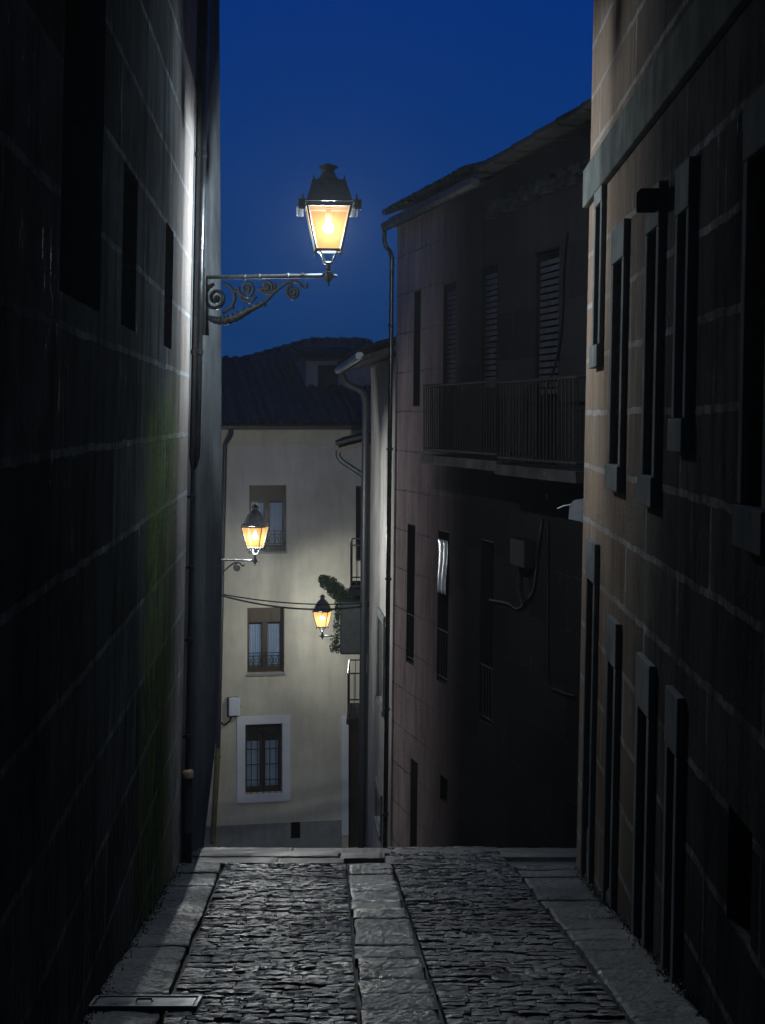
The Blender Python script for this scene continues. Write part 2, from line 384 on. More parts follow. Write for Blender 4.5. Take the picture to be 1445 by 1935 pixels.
M['bulb_mid'] = emit('bulb_mid', LAMP_FAR_C, LAMP_MID)

def paving(name, a, b_, rough, fine, bs, mid=9.0, spec=.5, ms=.9):
    """damp worn stone: dark pitted base, coarse chisel relief, fine grain that sparkles where it faces a lamp"""
    m, t, b = newmat(name)
    b.inputs['Specular IOR Level'].default_value = spec
    co = t.nodes.new('ShaderNodeTexCoord').outputs['Object']
    n1 = noise(t, co, 1.3, 5); n2 = noise(t, mapping(t, co, (.7, 1, 1)), fine, 6, .8); n3 = noise(t, co, mid, 8, .7)
    geo = t.nodes.new('ShaderNodeNewGeometry').outputs['Random Per Island']
    col = mixc(t, ramp(t, n1, .35, .7), c4(a), c4(b_))
    col = mixc(t, math_(t, 'MULTIPLY', geo, .7), col, c4([x*.35 for x in a]))
    col = mixc(t, math_(t, 'MULTIPLY', ramp(t, n3, .46, .62), .75), col, (.010, .010, .012, 1))
    col = mixc(t, math_(t, 'MULTIPLY', ramp(t, n2, .5, .66), .5), col, c4([x*1.7 for x in a]))
    t.links.new(col, b.inputs['Base Color'])
    rr = nd(t, 'ShaderNodeMapRange'); t.links.new(n1, rr.inputs[0]); rr.inputs[1].default_value = .35; rr.inputs[2].default_value = .65
    rr.inputs[3].default_value = rough-.1; rr.inputs[4].default_value = rough+.2
    t.links.new(rr.outputs[0], b.inputs['Roughness'])
    p = bump(t, b, n3, ms, .05)
    bump(t, b, n2, bs, .02, p)
    return m
M['cobble'] = paving('cobble', (.030, .036, .044), (.015, .018, .023), .31, 42, .7, spec=.9)
M['slab_middle'] = paving('slab_middle', (.115, .125, .14), (.070, .077, .088), .28, 60, 1.0, mid=9, spec=1.0, ms=.4)
M['slab_side'] = paving('slab_side', (.042, .051, .058), (.024, .030, .034), .42, 52, .9, mid=8, spec=.7, ms=.5)
M['slab'] = paving('slab', (.080, .094, .112), (.048, .057, .068), .36, 48, .8, mid=6, spec=.9)
M['earth'] = rough_mat('earth', (.022, .021, .021), (.03, .029, .028), 6, .75, .5, .02, 40)
M['asphalt'] = rough_mat('asphalt', (.055, .053, .055), (.04, .04, .042), 2, .5, .5, .008, 50)
M['cover'] = rough_mat('cover', (.16, .165, .175), (.11, .115, .12), 9, .38, .3, .004, 60, metal=.5)

# ------------------------------------------------------------------ the ground
def gz(y):
    if y < 16: return -1.6-.17*y
    if y < 44: return -4.32-.29*(y-16)
    return -12.44
mb = MB()
ys = [-40, -10, 0, 4, 8, 12, 14.5, 15.2, 15.7, 16, 16.4, 18, 22, 26, 30, 35, 40, 44, 80, 400]
def gzs(y):
    return gz(y) if not (15 < y < 17.2) else gz(y)
xs = [-300, -40, -8, -3, 0, 3, 8, 40, 300]
vs = [(x, y, gz(y)-.05) for y in ys for x in xs]
n = len(xs)
mb.mesh(vs, [(j*n+i, j*n+i+1, (j+1)*n+i+1, (j+1)*n+i) for j in range(len(ys)-1) for i in range(n-1)])
struct('street_ground', mb, M['earth'])

YA, YB = 4.5, 15.98
def xl(y): return -1.040-.0558*y if y < 14.5 else -1.849
def xr(y): return 1.378+.0258*y if y < 14.35 else 1.748+1.9*(y-14.35)
def cl(y): return .13-.0314*y          # left edge of the middle strip
def cr_(y): return .535-.0315*y
def le(y): return xl(y)+.40
def re(y): return xr(y)-(.36+.03*max(0, y-7)) if y < 14.35 else 1.748-.59

def slab_mesh(mb, P, hfun, nx, ny, edge, rough_, skirt=.06):
    """a paving stone with a real, hacked top: grid over the quad P (four (x, y) corners), worn down edges, skirt below"""
    j = lambda q: random.uniform(-q, q)
    vs = []; 
    for b in range(ny+1):
        v = b/ny
        for a in range(nx+1):
            u = a/nx
            x = (1-v)*((1-u)*P[0][0]+u*P[1][0])+v*((1-u)*P[3][0]+u*P[2][0])
            y = (1-v)*((1-u)*P[0][1]+u*P[1][1])+v*((1-u)*P[3][1]+u*P[2][1])
            rim = a in (0, nx) or b in (0, ny)
            inn = 0 < a < nx and 0 < b < ny
            x += j(edge*.35); y += j(edge*.35)
            vs.append((x, y, gz(y)+hfun(x, y)+j(rough_)-(edge*.8*random.uniform(.5, 1.2) if rim else 0)))
    n = nx+1
    fs = [(b*n+a, b*n+a+1, (b+1)*n+a+1, (b+1)*n+a) for b in range(ny) for a in range(nx)]
    ring = [a for a in range(n)]+[b*n+nx for b in range(1, ny+1)]+[ny*n+a for a in range(nx-1, -1, -1)]+[b*n for b in range(ny-1, 0, -1)]
    base = len(vs)
    for k in ring: vs.append((vs[k][0], vs[k][1], gz(vs[k][1])-skirt))
    m = len(ring)
    fs += [(ring[k], base+k, base+(k+1) % m, ring[(k+1) % m]) for k in range(m)]
    mb.mesh(vs, fs)

cob = MB(); y = YA
while y < YB:
    d = random.uniform(.055, .095)
    for (fa, fb) in ((le, cl), (cr_, re)):
        a, b = fa(y)+.012, fb(y)-.012
        x = a
        if y > 14.42 and fa is le: continue
        while x < b-.05:
            w = random.uniform(.07, .19)
            x1 = min(b, x+w)
            if b-x1 < .06: x1 = b
            if random.random() > .015:
                dy = random.uniform(-.012, .012)
                h_ = random.uniform(-.006, .007); tx, ty = random.uniform(-.05, .05), random.uniform(-.10, .10); cx, cy = (x+x1)/2, y+dy+d/2
                e_ = random.uniform(.003, .007)
                nx = max(3, int((x1-x)/.027)); ny = max(3, int(d/.025))
                slab_mesh(cob, [(x+.003, y+dy+.003), (x1-.003, y+dy+.003), (x1-.003, y+dy+d-.003), (x+.003, y+dy+d-.003)],
                          lambda X_, Y_: h_+tx*(X_-cx)+ty*(Y_-cy), nx, ny, e_, .0042)
            x = x1
    y += d
struct('cobble_paving', cob, M['cobble'], smooth=False)

def strip(name, fa, fb, y0, y1, lo, hi, h, mat='slab_side'):
    mb = MB(); y = y0
    while y < y1-.1:
        d = random.uniform(lo, hi); ye = min(y+d, y1)
        if y1-ye < .25: ye = y1
        a0, b0, a1, b1 = fa(y), fb(y), fa(ye), fb(ye)
        j = lambda q: random.uniform(-q, q)
        hh = h+j(.010); tx, ty = j(.014), j(.018)
        ya, yb = y+.006, ye-.006
        P = [(a0+.012+j(.012), ya+j(.008)), (b0-.012+j(.012), ya+j(.008)), (b1-.012+j(.012), yb+j(.008)), (a1+.012+j(.012), yb+j(.008))]
        cx, cy = sum(p[0] for p in P)/4, sum(p[1] for p in P)/4
        slab_mesh(mb, P, lambda X_, Y_: hh+tx*(X_-cx)+ty*(Y_-cy)+.004*math.sin(X_*17+Y_*5)*math.sin(Y_*11), max(6, int((b0-a0)/.022)), max(6, int(d/.022)), .010, .0030)
        y = ye
    return struct(name, mb, M[mat], bevel=0)
strip('kerb_paving', lambda y: xl(y)+.005, lambda y: le(y)-.005, YA, 14.42, .55, .95, .006)
strip('centre_paving', lambda y: cl(y)+.003, lambda y: cr_(y)-.003, YA, 14.4, .27, .52, .012, 'slab_middle')
strip('side_paving', lambda y: re(y)+.005, lambda y: xr(y)-.005, YA, 14.3, .4, .9, .004)
# long cross slabs at the crest, beside the drainpipe
mb = MB()
for (x0, x1, y0, y1, h) in ((-1.84, -.98, 14.45, 14.93, .012), (-.97, -.36, 14.45, 14.9, .008), (-1.84, -.42, 14.96, 15.42, .02), (-.40, .02, 14.93, 15.4, .004),
                            (.03, .5, 14.45, 15.2, .0), (-1.84, -.9, 15.44, 15.97, .0), (-.89, .1, 15.44, 15.97, -.004), (.12, 1.0, 15.25, 15.97, .002), (1.02, 2.3, 15.1, 15.97, -.002)):
    slab_mesh(mb, [(x0, y0), (x1, y0), (x1, y1), (x0, y1)], lambda X_, Y_: h, int((x1-x0)/.05), 10, .009, .0018)
struct('cross_paving', mb, M['slab_side'])
mb = MB()
for i in range(14):
    y0, y1 = 16+i*2, 18+i*2-.0
    mb.face([(-6, y0, gz(y0)-.02), (6, y0, gz(y0)-.02), (6, y1, gz(y1)-.02), (-6, y1, gz(y1)-.02)])
struct('lower_street', mb, M['asphalt'])

# drain cover by the left wall
t = thing('drain_cover', 'rectangular metal drain cover set in the paving at bottom left', 'drain cover', (-1.2, 8.0, gz(8.0)))
fr_ = MB(); x0, x1, y0, y1 = -1.47, -.92, 7.86, 8.14
gp = lambda x, y, z: Vector((x, y, gz(y)+z))
for a, b in (((x0, y0, .0), (x1, y0+.02, .026)), ((x0, y1-.02, .0), (x1, y1, .026)), ((x0, y0+.021, .0), (x0+.02, y1-.021, .026)), ((x1-.02, y0+.021, .0), (x1, y1-.021, .026))): fr_.box(a, b, gp)
obj('rim', fr_, M['cover'], t, bevel=.003)
lid = MB().box((x0+.026, y0+.026, .0), (x1-.026, y1-.026, .02), gp)
obj('lid', lid, M['cover'], t, bevel=.003)
hd = MB().tube([gp(-1.24, 8.0, .02), gp(-1.235, 8.0, .034), gp(-1.165, 8.0, .034), gp(-1.16, 8.0, .02)], .006, 6)
obj('handle', hd, M['cover'], t, smooth=True)

# ------------------------------------------------------------------ window builder for the stone walls
def stone_window(fr, root, u0, u1, z0, z1, surround=None, depth=.22, sub=True, grille=False, lintel=.28, sill=.16, jamb=.13, proj=.065, slope_sill=False, deep=None):
    fmb = MB(); T = lambda u, w, z: fr(u, w, z)
    g = .05
    if deep is not None:                                   # near-black boards added so the reveals read as shade
        for a, b in (((u0+.001, deep, z0+.001), (u0+.018, depth-.061, z1-.001)), ((u1-.018, deep, z0+.001), (u1-.001, depth-.061, z1-.001)),
                     ((u0+.019, deep, z0+.001), (u1-.019, depth-.061, z0+.018)), ((u0+.019, deep, z1-.018), (u1-.019, depth-.061, z1-.001))): fmb.box(a, b, T)
    for a, b in (((u0+.002, depth-.06, z0+.002), (u0+g, depth-.015, z1-.002)), ((u1-g, depth-.06, z0+.002), (u1-.002, depth-.015, z1-.002)),
                 ((u0+g+.002, depth-.06, z0+.002), (u1-g-.002, depth-.015, z0+g)), ((u0+g+.002, depth-.06, z1-g), (u1-g-.002, depth-.015, z1-.002)),
                 (((u0+u1)/2-.03, depth-.062, z0+g+.002), ((u0+u1)/2+.03, depth-.017, z1-g-.002))): fmb.box(a, b, T)
    w = obj('window', fmb, M['dark_wood'] if deep is None else M['shade_joinery'], root)
    p = MB().face([fr(u0, depth, z0), fr(u1, depth, z0), fr(u1, depth, z1), fr(u0, depth, z1)]) if False else None
    pm = MB(); pm.box((u0-.02, depth-.005, z0-.02), (u1+.02, depth+.01, z1+.02), T)
    obj('pane', pm, M['dark_glass'], w)
    if surround:
        s = MB(); m = 0.003
        s.box((u0-jamb, -proj, z1), (u1+jamb, -m, z1+lintel), T)
        s.box((u0-jamb+.003, -proj+.004, z0 if not slope_sill else surround), (u0, -m, z1-.002), T)
        s.box((u1, -proj+.004, z0 if not slope_sill else surround), (u1+jamb-.003, -m, z1-.002), T)
        obj('surround', s, M['trim_stone'], w, bevel=.008)
        q = MB()
        if slope_sill:
            vs = [fr(u0+.003, -proj*.5, z0-.42), fr(u1-.003, -proj*.5, z0-.42), fr(u1-.003, depth-.07, z0), fr(u0+.003, depth-.07, z0),
                  fr(u0+.003, -proj*.5, z0-.9), fr(u1-.003, -proj*.5, z0-.9), fr(u1-.003, depth-.07, z0-.9), fr(u0+.003, depth-.07, z0-.9)]
            q.mesh(vs, [(0, 1, 2, 3), (4, 5, 1, 0), (5, 6, 2, 1), (6, 7, 3, 2), (7, 4, 0, 3), (4, 7, 6, 5)])
        else:
            q.box((u0-jamb, -proj-.015, z0-sill), (u1+jamb, -m, z0-.002), T)
        obj('sill', q, M['trim_stone'], w, bevel=.008)
    if grille:
        gq = MB()
        k = 4
        for i in range(1, k): gq.tube([fr(u0+(u1-u0)*i/k, .05, z0+.002), fr(u0+(u1-u0)*i/k, .05, z1-.002)], .009, 6)
        for zz in (z0+(z1-z0)*.3, z0+(z1-z0)*.7): gq.tube([fr(u0+.002, .05, zz), fr(u1-.002, .05, zz)], .008, 6)
        obj('grille', gq, M['iron'], w, smooth=True)
    return w

# ------------------------------------------------------------------ left stone building
FL = Frame((-1.040, 0), (-.0558, 1), (-1, -.0558), lean=-.02, z0=-4.06)
lw = [FL.rect(231, 318, 258, 622), FL.rect(311, 425, 326, 658), FL.rect(120, -300, 198, 575)]
t = thing('stone_building', 'tall dark stone building on the left with mossy streaks and small deep windows', 'building', (-1.5, 8, gz(8)))
mbw = facade(FL, -6, 14.52, -5.2, 11, lw, depth=.3, thick=6)
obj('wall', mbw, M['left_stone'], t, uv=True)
for i, h in enumerate(lw):
    stone_window(FL, t, h[0], h[1], h[2], h[3], None, depth=.3, grille=False)

# plain rounded block behind the drainpipe
t = thing('plaster_building', 'smooth grey plastered building end just behind the tall drainpipe', 'building', (-1.9, 15.2, gz(15.2)))
mb = MB(); prof = [(-1.852, 14.525), (-1.852, 15.3), (-1.852, 16.3)]
for k in range(1, 9):
    a = k/8*math.pi/2; prof.append((-1.852-.6*(1-math.cos(a)), 16.3+.6*math.sin(a)))
prof += [(-8, 16.9), (-8, 14.6)]
zs_ = [-5.4, -4.8, -4.35, -3.8, -3.3, -2.5, -1.8, -1, -.3, .5, 1.5, 2.5, 4.2, 7, 11]
def bulge(z):
    P_ = [(-5.4, .0), (-4.35, .028), (-3.3, .127), (-1.8, .153), (.49, .107), (4.2, .012), (12, .0)]
    for (a, va), (b, vb) in zip(P_[:-1], P_[1:]):
        if a <= z <= b: return va+(vb-va)*(z-a)/(b-a)
    return 0
vs = [(x+.02*(z+4.06)+bulge(z)*max(0, min(1, (y_-14.55)/1.75)), y_, z) for z in zs_ for x, y_ in prof]; n = len(prof)
mb.mesh(vs, [(j*n+i, j*n+i+1, (j+1)*n+i+1, (j+1)*n+i) for j in range(len(zs_)-1) for i in range(n-1)]+[tuple((len(zs_)-1)*n+i for i in range(n))])
obj('wall', mb, M['render_grey'], t, smooth=True)
mb = MB().box((-1.846, 14.56, 3.0), (-1.70, 15.0, 3.5), lambda x, y_, z: Vector((x+.02*(z+4.06)-.0, y_, z))) if False else None

# drainpipe on the corner
def lwx(z): return -1.849+.02*(z+4.06)
t = thing('drainpipe', 'tall metal drainpipe with a dark cast iron foot on the left corner', 'drainpipe', (-1.79, 14.5, gz(14.5)))
PY = 14.47
def pp(z, off=.065): return (lwx(z)+off, PY, z)
obj('pipe', MB().tube([pp(z) for z in (9.5, 6, 3, 1, -.25)]+[(lwx(-.35)+.062, PY, -.35), (lwx(-.45)+.055, PY, -.46)], [.05]*6+[.027], 16), M['pipe_metal'], t, smooth=True)
obj('lower_pipe', MB().tube([(lwx(-.44)+.055, PY, -.44)]+[pp(z, .055) for z in (-.6, -1.5, -2.4, -3.22)], .024, 12), M['cast_iron'], t, smooth=True)
for z in (-.72, -1.36, -2.02, -2.9):
    c = MB().lathe([(.026, -.02), (.034, -.018), (.034, .018), (.026, .02)], 12, pp(z, .055))
    c.box((lwx(z)-.0, PY-.012, z-.012), (lwx(z)+.028, PY+.012, z+.012))
    obj('bracket', c, M['iron'], t, smooth=True)
for z in (2.4, .6, 4.4):
    obj('bracket', MB().lathe([(.0505, -.02), (.057, -.018), (.057, .018), (.0505, .02)], 16, pp(z)), M['pipe_metal'], t, smooth=True)
ft = MB().lathe([(.044, gz(PY)+.01), (.048, gz(PY)+.03), (.046, -3.8), (.050, -3.79), (.050, -3.765), (.046, -3.755), (.046, -3.28)], 16, (lwx(-3.7)+.058, PY, 0))
obj('foot', ft, M['cast_iron'], t, smooth=True)
obj('collar', MB().lathe([(.044, -3.28), (.056, -3.275), (.056, -3.225), (.046, -3.21), (.028, -3.20)], 16, (lwx(-3.2)+.056, PY, 0)), M['copper_collar'], t, smooth=True)

# ------------------------------------------------------------------ street lamps
def spiral(cx, cz, r0, r1, a0, turns, n=34, y=0):
    pts = []
    for i in range(n+1):
        k = i/n; a = a0+turns*2*math.pi*k; r = r0+(r1-r0)*k**.8
        pts.append((cx+r*math.cos(a), y, cz+r*math.sin(a)))
    return pts
def smooth_path(pts, n=8):
    P = [Vector(p) for p in pts]; out = []
    for i in range(len(P)-1):
        p0, p1, p2, p3 = P[max(i-1, 0)], P[i], P[i+1], P[min(i+2, len(P)-1)]
        for k in range(n):
            t_ = k/n
            out.append(.5*((2*p1)+(p2-p0)*t_+(2*p0-5*p1+4*p2-p3)*t_**2+(3*p1-p0-3*p2+p3)*t_**3))
    return out+[P[-1]]

def make_lamp(label, L_, bell=False, yaw=0.0, full=True, kind='', group='wall lamps on iron brackets'):
    root = thing('wall_lamp', label, 'street lamp', (0, 0, 0), group, world=False)
    q = .00483                                            # metres per photo pixel at the near lamp
    arm = MB()
    arm.box((-.0, -.05, -.52), (.018, .05, .10)) if full else arm.box((0, -.05, -.40), (.018, .05, .08))
    arm.tube([(.016, 0, .02), (L_*.3, 0, .012), (L_-.04, 0, 0)], [.019, .020, .021], 10)
    for x in (.33, .45, .68, .80):
        arm.lathe([(.020, -.012), (.027, -.009), (.027, .009), (.020, .012)], 10, (0, 0, 0), T=lambda a, b, c, x=x: (L_*x+c, a, b+.008))
    arm.lathe([(.0, -.10), (.008, -.095), (.013, -.08), (.008, -.066), (.026, -.052), (.036, -.03), (.038, .0), (.036, .028), (.026, .036), (.022, .05), (.028, .056), (.022, .062), (.022, .105)], 14, (L_, 0, 0))
    arm.lathe([(.020, 0), (.020, .03), (.012, .036), (.018, .045), (.008, .065), (.0, .075)], 10, T=lambda a, b, c: (L_+.02+c, a, b-.005))
    a_ = obj('arm', arm, M['lamp_iron'], root, smooth=True)
    sc = MB()
    s = L_/1.16
    X = lambda px: (px-385)*q*s; Z = lambda py: (520-py)*q*s
    zx = lambda u, v: ((360+u/3.8026-385)*q*s, 0, (520-(280+v/3.8026))*q*s)
    bar = .0145*s
    if full:
        c = zx(178, 1045); sc.tube(spiral(c[0], c[2], .125*s, .012*s, R(100), 1.9, 46), [bar*1.15]*47, 8)
        c = zx(412, 985); sc.tube(spiral(c[0], c[2], .088*s, .010*s, R(-190), 1.8, 40), bar, 8)
        c = zx(562, 975); sc.tube(spiral(c[0], c[2], .070*s, .010*s, R(-170), 1.6, 36), bar, 8)
        sc.tube(smooth_path([zx(235, 940), zx(290, 975), zx(320, 1050), zx(290, 1110), zx(230, 1150)], 6), bar, 8)
        sc.tube(smooth_path([zx(300, 1000), zx(345, 1010), zx(375, 1060), zx(430, 1080), zx(480, 1040)], 6), bar, 8)
        sc.tube(smooth_path([zx(490, 990), zx(530, 990), zx(580, 1020), zx(615, 1000), zx(620, 950)], 6), bar*.9, 8)
        for (u, v) in ((175, 1045), (412, 985), (562, 975), (305, 1115), (545, 1105)):
            c = zx(u, v); sc.lathe([(0, -.02*s), (.012*s, -.016*s), (.018*s, 0), (.012*s, .016*s), (0, .02*s)], 8, c)
        for (u, v) in ((120, 960), (150, 965)):
            c = zx(u, v); sc.lathe([(0, -.015), (.012, 0), (0, .015)], 8, c)
    es = MB(); c = zx(755, 1020); es.tube(spiral(c[0], c[2], .072*s, .008*s, R(95), 1.9, 40), bar, 8)
    obj('scrollwork', sc, M['lamp_iron'], root, smooth=True) if full else None
    obj('scroll', es, M['lamp_iron'], root, smooth=True)
    br = MB()
    pth = smooth_path([zx(85, 1140), zx(120, 1178), zx(175, 1203), zx(245, 1207), zx(330, 1185), zx(430, 1135), zx(540, 1085), zx(620, 1015), zx(690, 962), zx(745, 945), zx(795, 955), zx(828, 992), zx(855, 985), zx(850, 960)], 7)
    rs = []
    for i in range(len(pth)):
        k = i/(len(pth)-1); base = .014*s
        if .05 < k < .48: base += .022*s*math.sin((k-.05)/.43*math.pi)*(1+.22*math.sin(i*1.9))
        rs.append(base*(1-.35*max(0, k-.8)/.2))
    br.tube(pth, rs, 10)
    if full:                                              # acanthus leaf folds wrapped on the brace
        for i in range(9, 44, 3):
            p = pth[i]; d = (pth[i+1]-pth[i-1]).normalized(); nrm = Vector((-d.z, 0, d.x)); r = rs[i]
            br.tube([p+nrm*r*1.05-d*.012, p+nrm*r*1.35+d*.012+Vector((0, -.012, 0)), p+nrm*r*.6+d*.035+Vector((0, -r*.95, 0)), p-nrm*r*.3+d*.05+Vector((0, -r*1.02, 0))], [.003, .007, .006, .002], 6)
    obj('brace', br, M['lamp_iron'], root, smooth=True)
    # lantern
    lan = bpy.data.objects.new('lantern', None)
    ca, sa = math.cos(yaw), math.sin(yaw)
    T = lambda x, y_, z: (L_+ca*x-sa*y_, sa*x+ca*y_, z)
    z0, z1, h0, h1 = .237, .618, .112, .198
    fm = MB()
    lg = MB(); lg.lathe([(.030, .10), (.046, .106), (.048, .118), (.034, .126)], 14, T=T)
    for sx in (-1, 1):
        for sy in (-1, 1):
            lg.tube(smooth_path([T(sx*.030, sy*.030, .118), T(sx*.048, sy*.048, .15), T(sx*.062, sy*.062, .19), T(sx*.088, sy*.088, .216), T(sx*.118, sy*.118, .205), T(sx*.124, sy*.124, .18)], 4), [.009]*20+[.006], 6)
            fm.tube([T(sx*h0, sy*h0, z0-.012), T(sx*h1, sy*h1, z1+.01)], .0115, 4)
    for k in range(4):                                    # top rails between the posts
        a = k*math.pi/2; c_, s_ = math.cos(a), math.sin(a)
        U = lambda x, y_, z, c_=c_, s_=s_: T(c_*x-s_*y_, s_*x+c_*y_, z)
        fm.box((-h1+.01, -h1-.008, z1-.012), (h1-.01, -h1+.008, z1+.012), U)
        fm.box((-h0-.008, -h0-.008, z0-.024), (h0-.012, -h0+.010, z0-.002), U)
    frame = obj('lantern_frame', fm, M['frame_black'], root)
    obj('lantern_cradle', lg, M['iron'], root, smooth=True)
    for k in range(4):
        a = k*math.pi/2; c_, s_ = math.cos(a), math.sin(a)
        U = lambda x, y_, z, c_=c_, s_=s_: T(c_*x-s_*y_, s_*x+c_*y_, z)
        g = MB(); e = .006
        vs = [(-h0+e, -h0+e, z0), (h0-e, -h0+e, z0), (h1-e, -h1+e, z1), (-h1+e, -h1+e, z1)]
        g.face([U(*p) for p in vs])
        obj('pane', g, M['lamp_pane'+kind], frame)
    g = MB(); g.face([T(x*(h0-.012), y_*(h0-.012), z0-.012) for x, y_ in ((-1, -1), (1, -1), (1, 1), (-1, 1))]); obj('pane', g, M['clear_glass'], frame)
    cap = MB()
    if bell:
        cap.lathe([(.10, .632), (.225, .632), (.255, .640), (.258, .652), (.235, .668), (.205, .70), (.175, .76), (.145, .82), (.10, .875), (.062, .905), (.050, .935), (.048, .95)], 20, T=T)
        cap.lathe([(.048, .949), (.078, .955), (.080, .968), (.052, .985), (.046, 1.0), (.02, 1.02), (0, 1.03)], 14, T=T)
    else:
        cap.lathe([(.12, .631), (.222, .631), (.226, .650), (.208, .655), (.203, .664), (.150, .842), (.144, .850)], 4, square=True, T=T)
        cap.lathe([(.139, .849), (.120, .858), (.090, .882), (.066, .915), (.056, .935), (.058, .955), (.088, .972), (.094, .980), (.090, .988), (.055, .997), (.028, 1.012), (0, 1.016)], 14, T=T)
        for sx in (-1, 1):
            for sy in (-1, 1):
                cap.lathe([(.010, .845), (.013, .855), (.007, .868), (.010, .878), (.0, .893)], 8, c=(sx*.138, sy*.138, 0), T=T)
    obj('cap', cap, M['iron'], root, smooth=True)
    if not bell:
        gal = MB()
        for k in range(4):
            a = k*math.pi/2; c_, s_ = math.cos(a), math.sin(a)
            U = lambda x, y_, z, c_=c_, s_=s_: T(c_*x-s_*y_, s_*x+c_*y_, z)
            gal.box((-.272, -.272, .640), (.272, -.262, .652), U)
            for sx in (-1, 1):
                gal.box((sx*.215-.0, -.281, .565), (sx*.277, -.273, .655), U) if sx > 0 else gal.box((-.277, -.281, .565), (-.215, -.273, .655), U)
                gal.lathe([(.012, .655), (.012, .668), (.007, .676), (.012, .688), (.0, .712)], 8, c=(sx*.24, -.24, 0), T=U)
        obj('gallery', gal, M['pipe_metal'], root, bevel=.002)
    bl = MB().lathe([(.0, -.042), (.016, -.039), (.030, -.029), (.039, -.015), (.042, .0), (.039, .015), (.030, .029), (.016, .039), (.0, .042)], 18, (0, 0, .43), T=T)
    b = obj('bulb', bl, M['bulb'+kind], root, smooth=True)
    hol = MB().lathe([(.022, .0), (.026, .02), (.026, .13), (.0, .132)], 12, (0, 0, .468), T=T)
    obj('bulb_holder', hol, M['iron'], root, smooth=True)
    added_plate_ = MB().box((-.185, -.185, .618), (.185, .185, .629), T); obj('added_black_plate', added_plate_, M['matte_black'], root)  # black plate added to keep the lamp-lit cap underside dark
    bpy.data.objects.remove(lan)
    return root
lamp = make_lamp('large lit iron lantern on a scrolled bracket from the left wall, highest of the lamps', 1.215, False, R(23))
lamp.location = (-1.645, 14.72, 1.287)
lamp.rotation_euler = (0, 0, R(-18))
lamp2 = make_lamp('lit bell capped lantern on the left in front of the top cream window', 1.16, True, R(-14), full=False, kind='_mid')
lamp2.location = (-3.49, 29.0, -2.60)
lamp3 = make_lamp('smallest lit lantern reaching out from the right beside the balcony plants', 1.16, True, R(-14), full=False, kind='_far')
lamp3.location = (-.323, 39.2, -5.38); lamp3.rotation_euler = (0, 0, R(180))

# ------------------------------------------------------------------ right stone building
FR = Frame((1.378, 0), (.0258, 1), (1, -.0258), lean=.02, z0=-4.06)
REND = 14.33
PJ = .047
def outer(xl_, xr_, ym, yt, yb, j):
    """outline of a surround on the wall -> its opening"""
    ua = FR.pix(xr_, ym, -PJ)[0]; ub_ = FR.pix(xl_, ym, -PJ)[0]; um = (ua+ub_)/2
    px = (xl_+xr_)/2
    return (ua+j, ub_-j, FR.pix(px, yb)[1], FR.pix(px, yt)[1], j)
up = [outer(1119, 1133, 520, 402, 655, .10), outer(1150, 1173, 690, 505, 876, .11), outer(1212, 1238, 690, 450, 896, .11), outer(1270, 1296, 600, 415, 790, .095), outer(1396, 1452, 620, 305, 955, .10)]
lo_ = [outer(1102, 1119, 1250, 1084, 1570, .10), outer(1141, 1159, 1380, 1236, 1575, .11), outer(1196, 1222, 1480, 1322, 1655, .11), outer(1251, 1275, 1560, 1394, 1728, .10)]
q_ = FR.rect(1374, 1545, 1420, 1775)
holes = [h[:4] for h in up]+[h[:4] for h in lo_]+[q_]
t = thing('stone_building', 'brown ashlar stone building on the right with a row of framed windows', 'building', (1.7, 9, gz(9)))
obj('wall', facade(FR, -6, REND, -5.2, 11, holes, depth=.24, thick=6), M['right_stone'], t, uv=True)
sc_ = MB().box((-5.9, -.058, 1.90), (REND+.055, -.003, 2.24), FR)
sc_.box((REND+.003, -.003, 1.905), (REND+.053, 2.0, 2.235), FR)
obj('string_course', sc_, M['band_stone'], t, bevel=.01)
for h in up: stone_window(FR, t, *h[:4], surround=1, depth=.24, lintel=.27 if h[0] < 13 else .14, sill=.19, jamb=h[4], proj=PJ)
for h in lo_: stone_window(FR, t, *h[:4], surround=-5, depth=.24, lintel=.33, jamb=h[4], proj=PJ, slope_sill=True)
stone_window(FR, t, *q_, surround=None, depth=.24)

# floodlight box and metal corner plate
uf, zf = FR.pix(1221, 379, -.12)
t = thing('floodlight', 'small black box floodlight above the right hand windows', 'floodlight', tuple(FR(uf, 0, zf)))
bx = MB().box((uf-.09, -.17, zf-.065), (uf+.09, -.05, zf+.065), FR); obj('housing', bx, M['matte_black'], t, bevel=.01)
obj('bracket', MB().box((uf-.03, -.052, zf-.03), (uf+.03, -.004, zf+.03), FR), M['matte_black'], t)
t = thing('metal_plate', 'bent grey metal plate sticking out from the right wall corner', 'metal plate', tuple(FR(REND-.05, 0, -.9)))
pl = MB(); P = [(-.150, -.93), (-.004, -.96), (-.004, -.74), (-.10, -.755), (-.142, -.80)]
n = len(P); PU = REND+.30
P = [(w+.045, z) for w, z in P]
vs = [FR(PU, w, z) for w, z in P]+[FR(PU+.012, w+.02, z) for w, z in P]
pl.mesh(vs, [tuple(range(n)), tuple(range(n, 2*n))]+[(i, (i+1) % n, n+(i+1) % n, n+i) for i in range(n)])
obj('plate', pl, M['plate'], t)
obj('rod', MB().tube([FR(PU+.004, -.09, -.80), FR(PU, -.15, -.81), FR(PU, -.21, -.835)], .006, 6), M['plate'], t, smooth=True)
obj('bracket', MB().tube([FR(REND-.01, .04, -.85), FR(PU+.002, .03, -.85)], .012, 6), M['iron'], t, smooth=True)

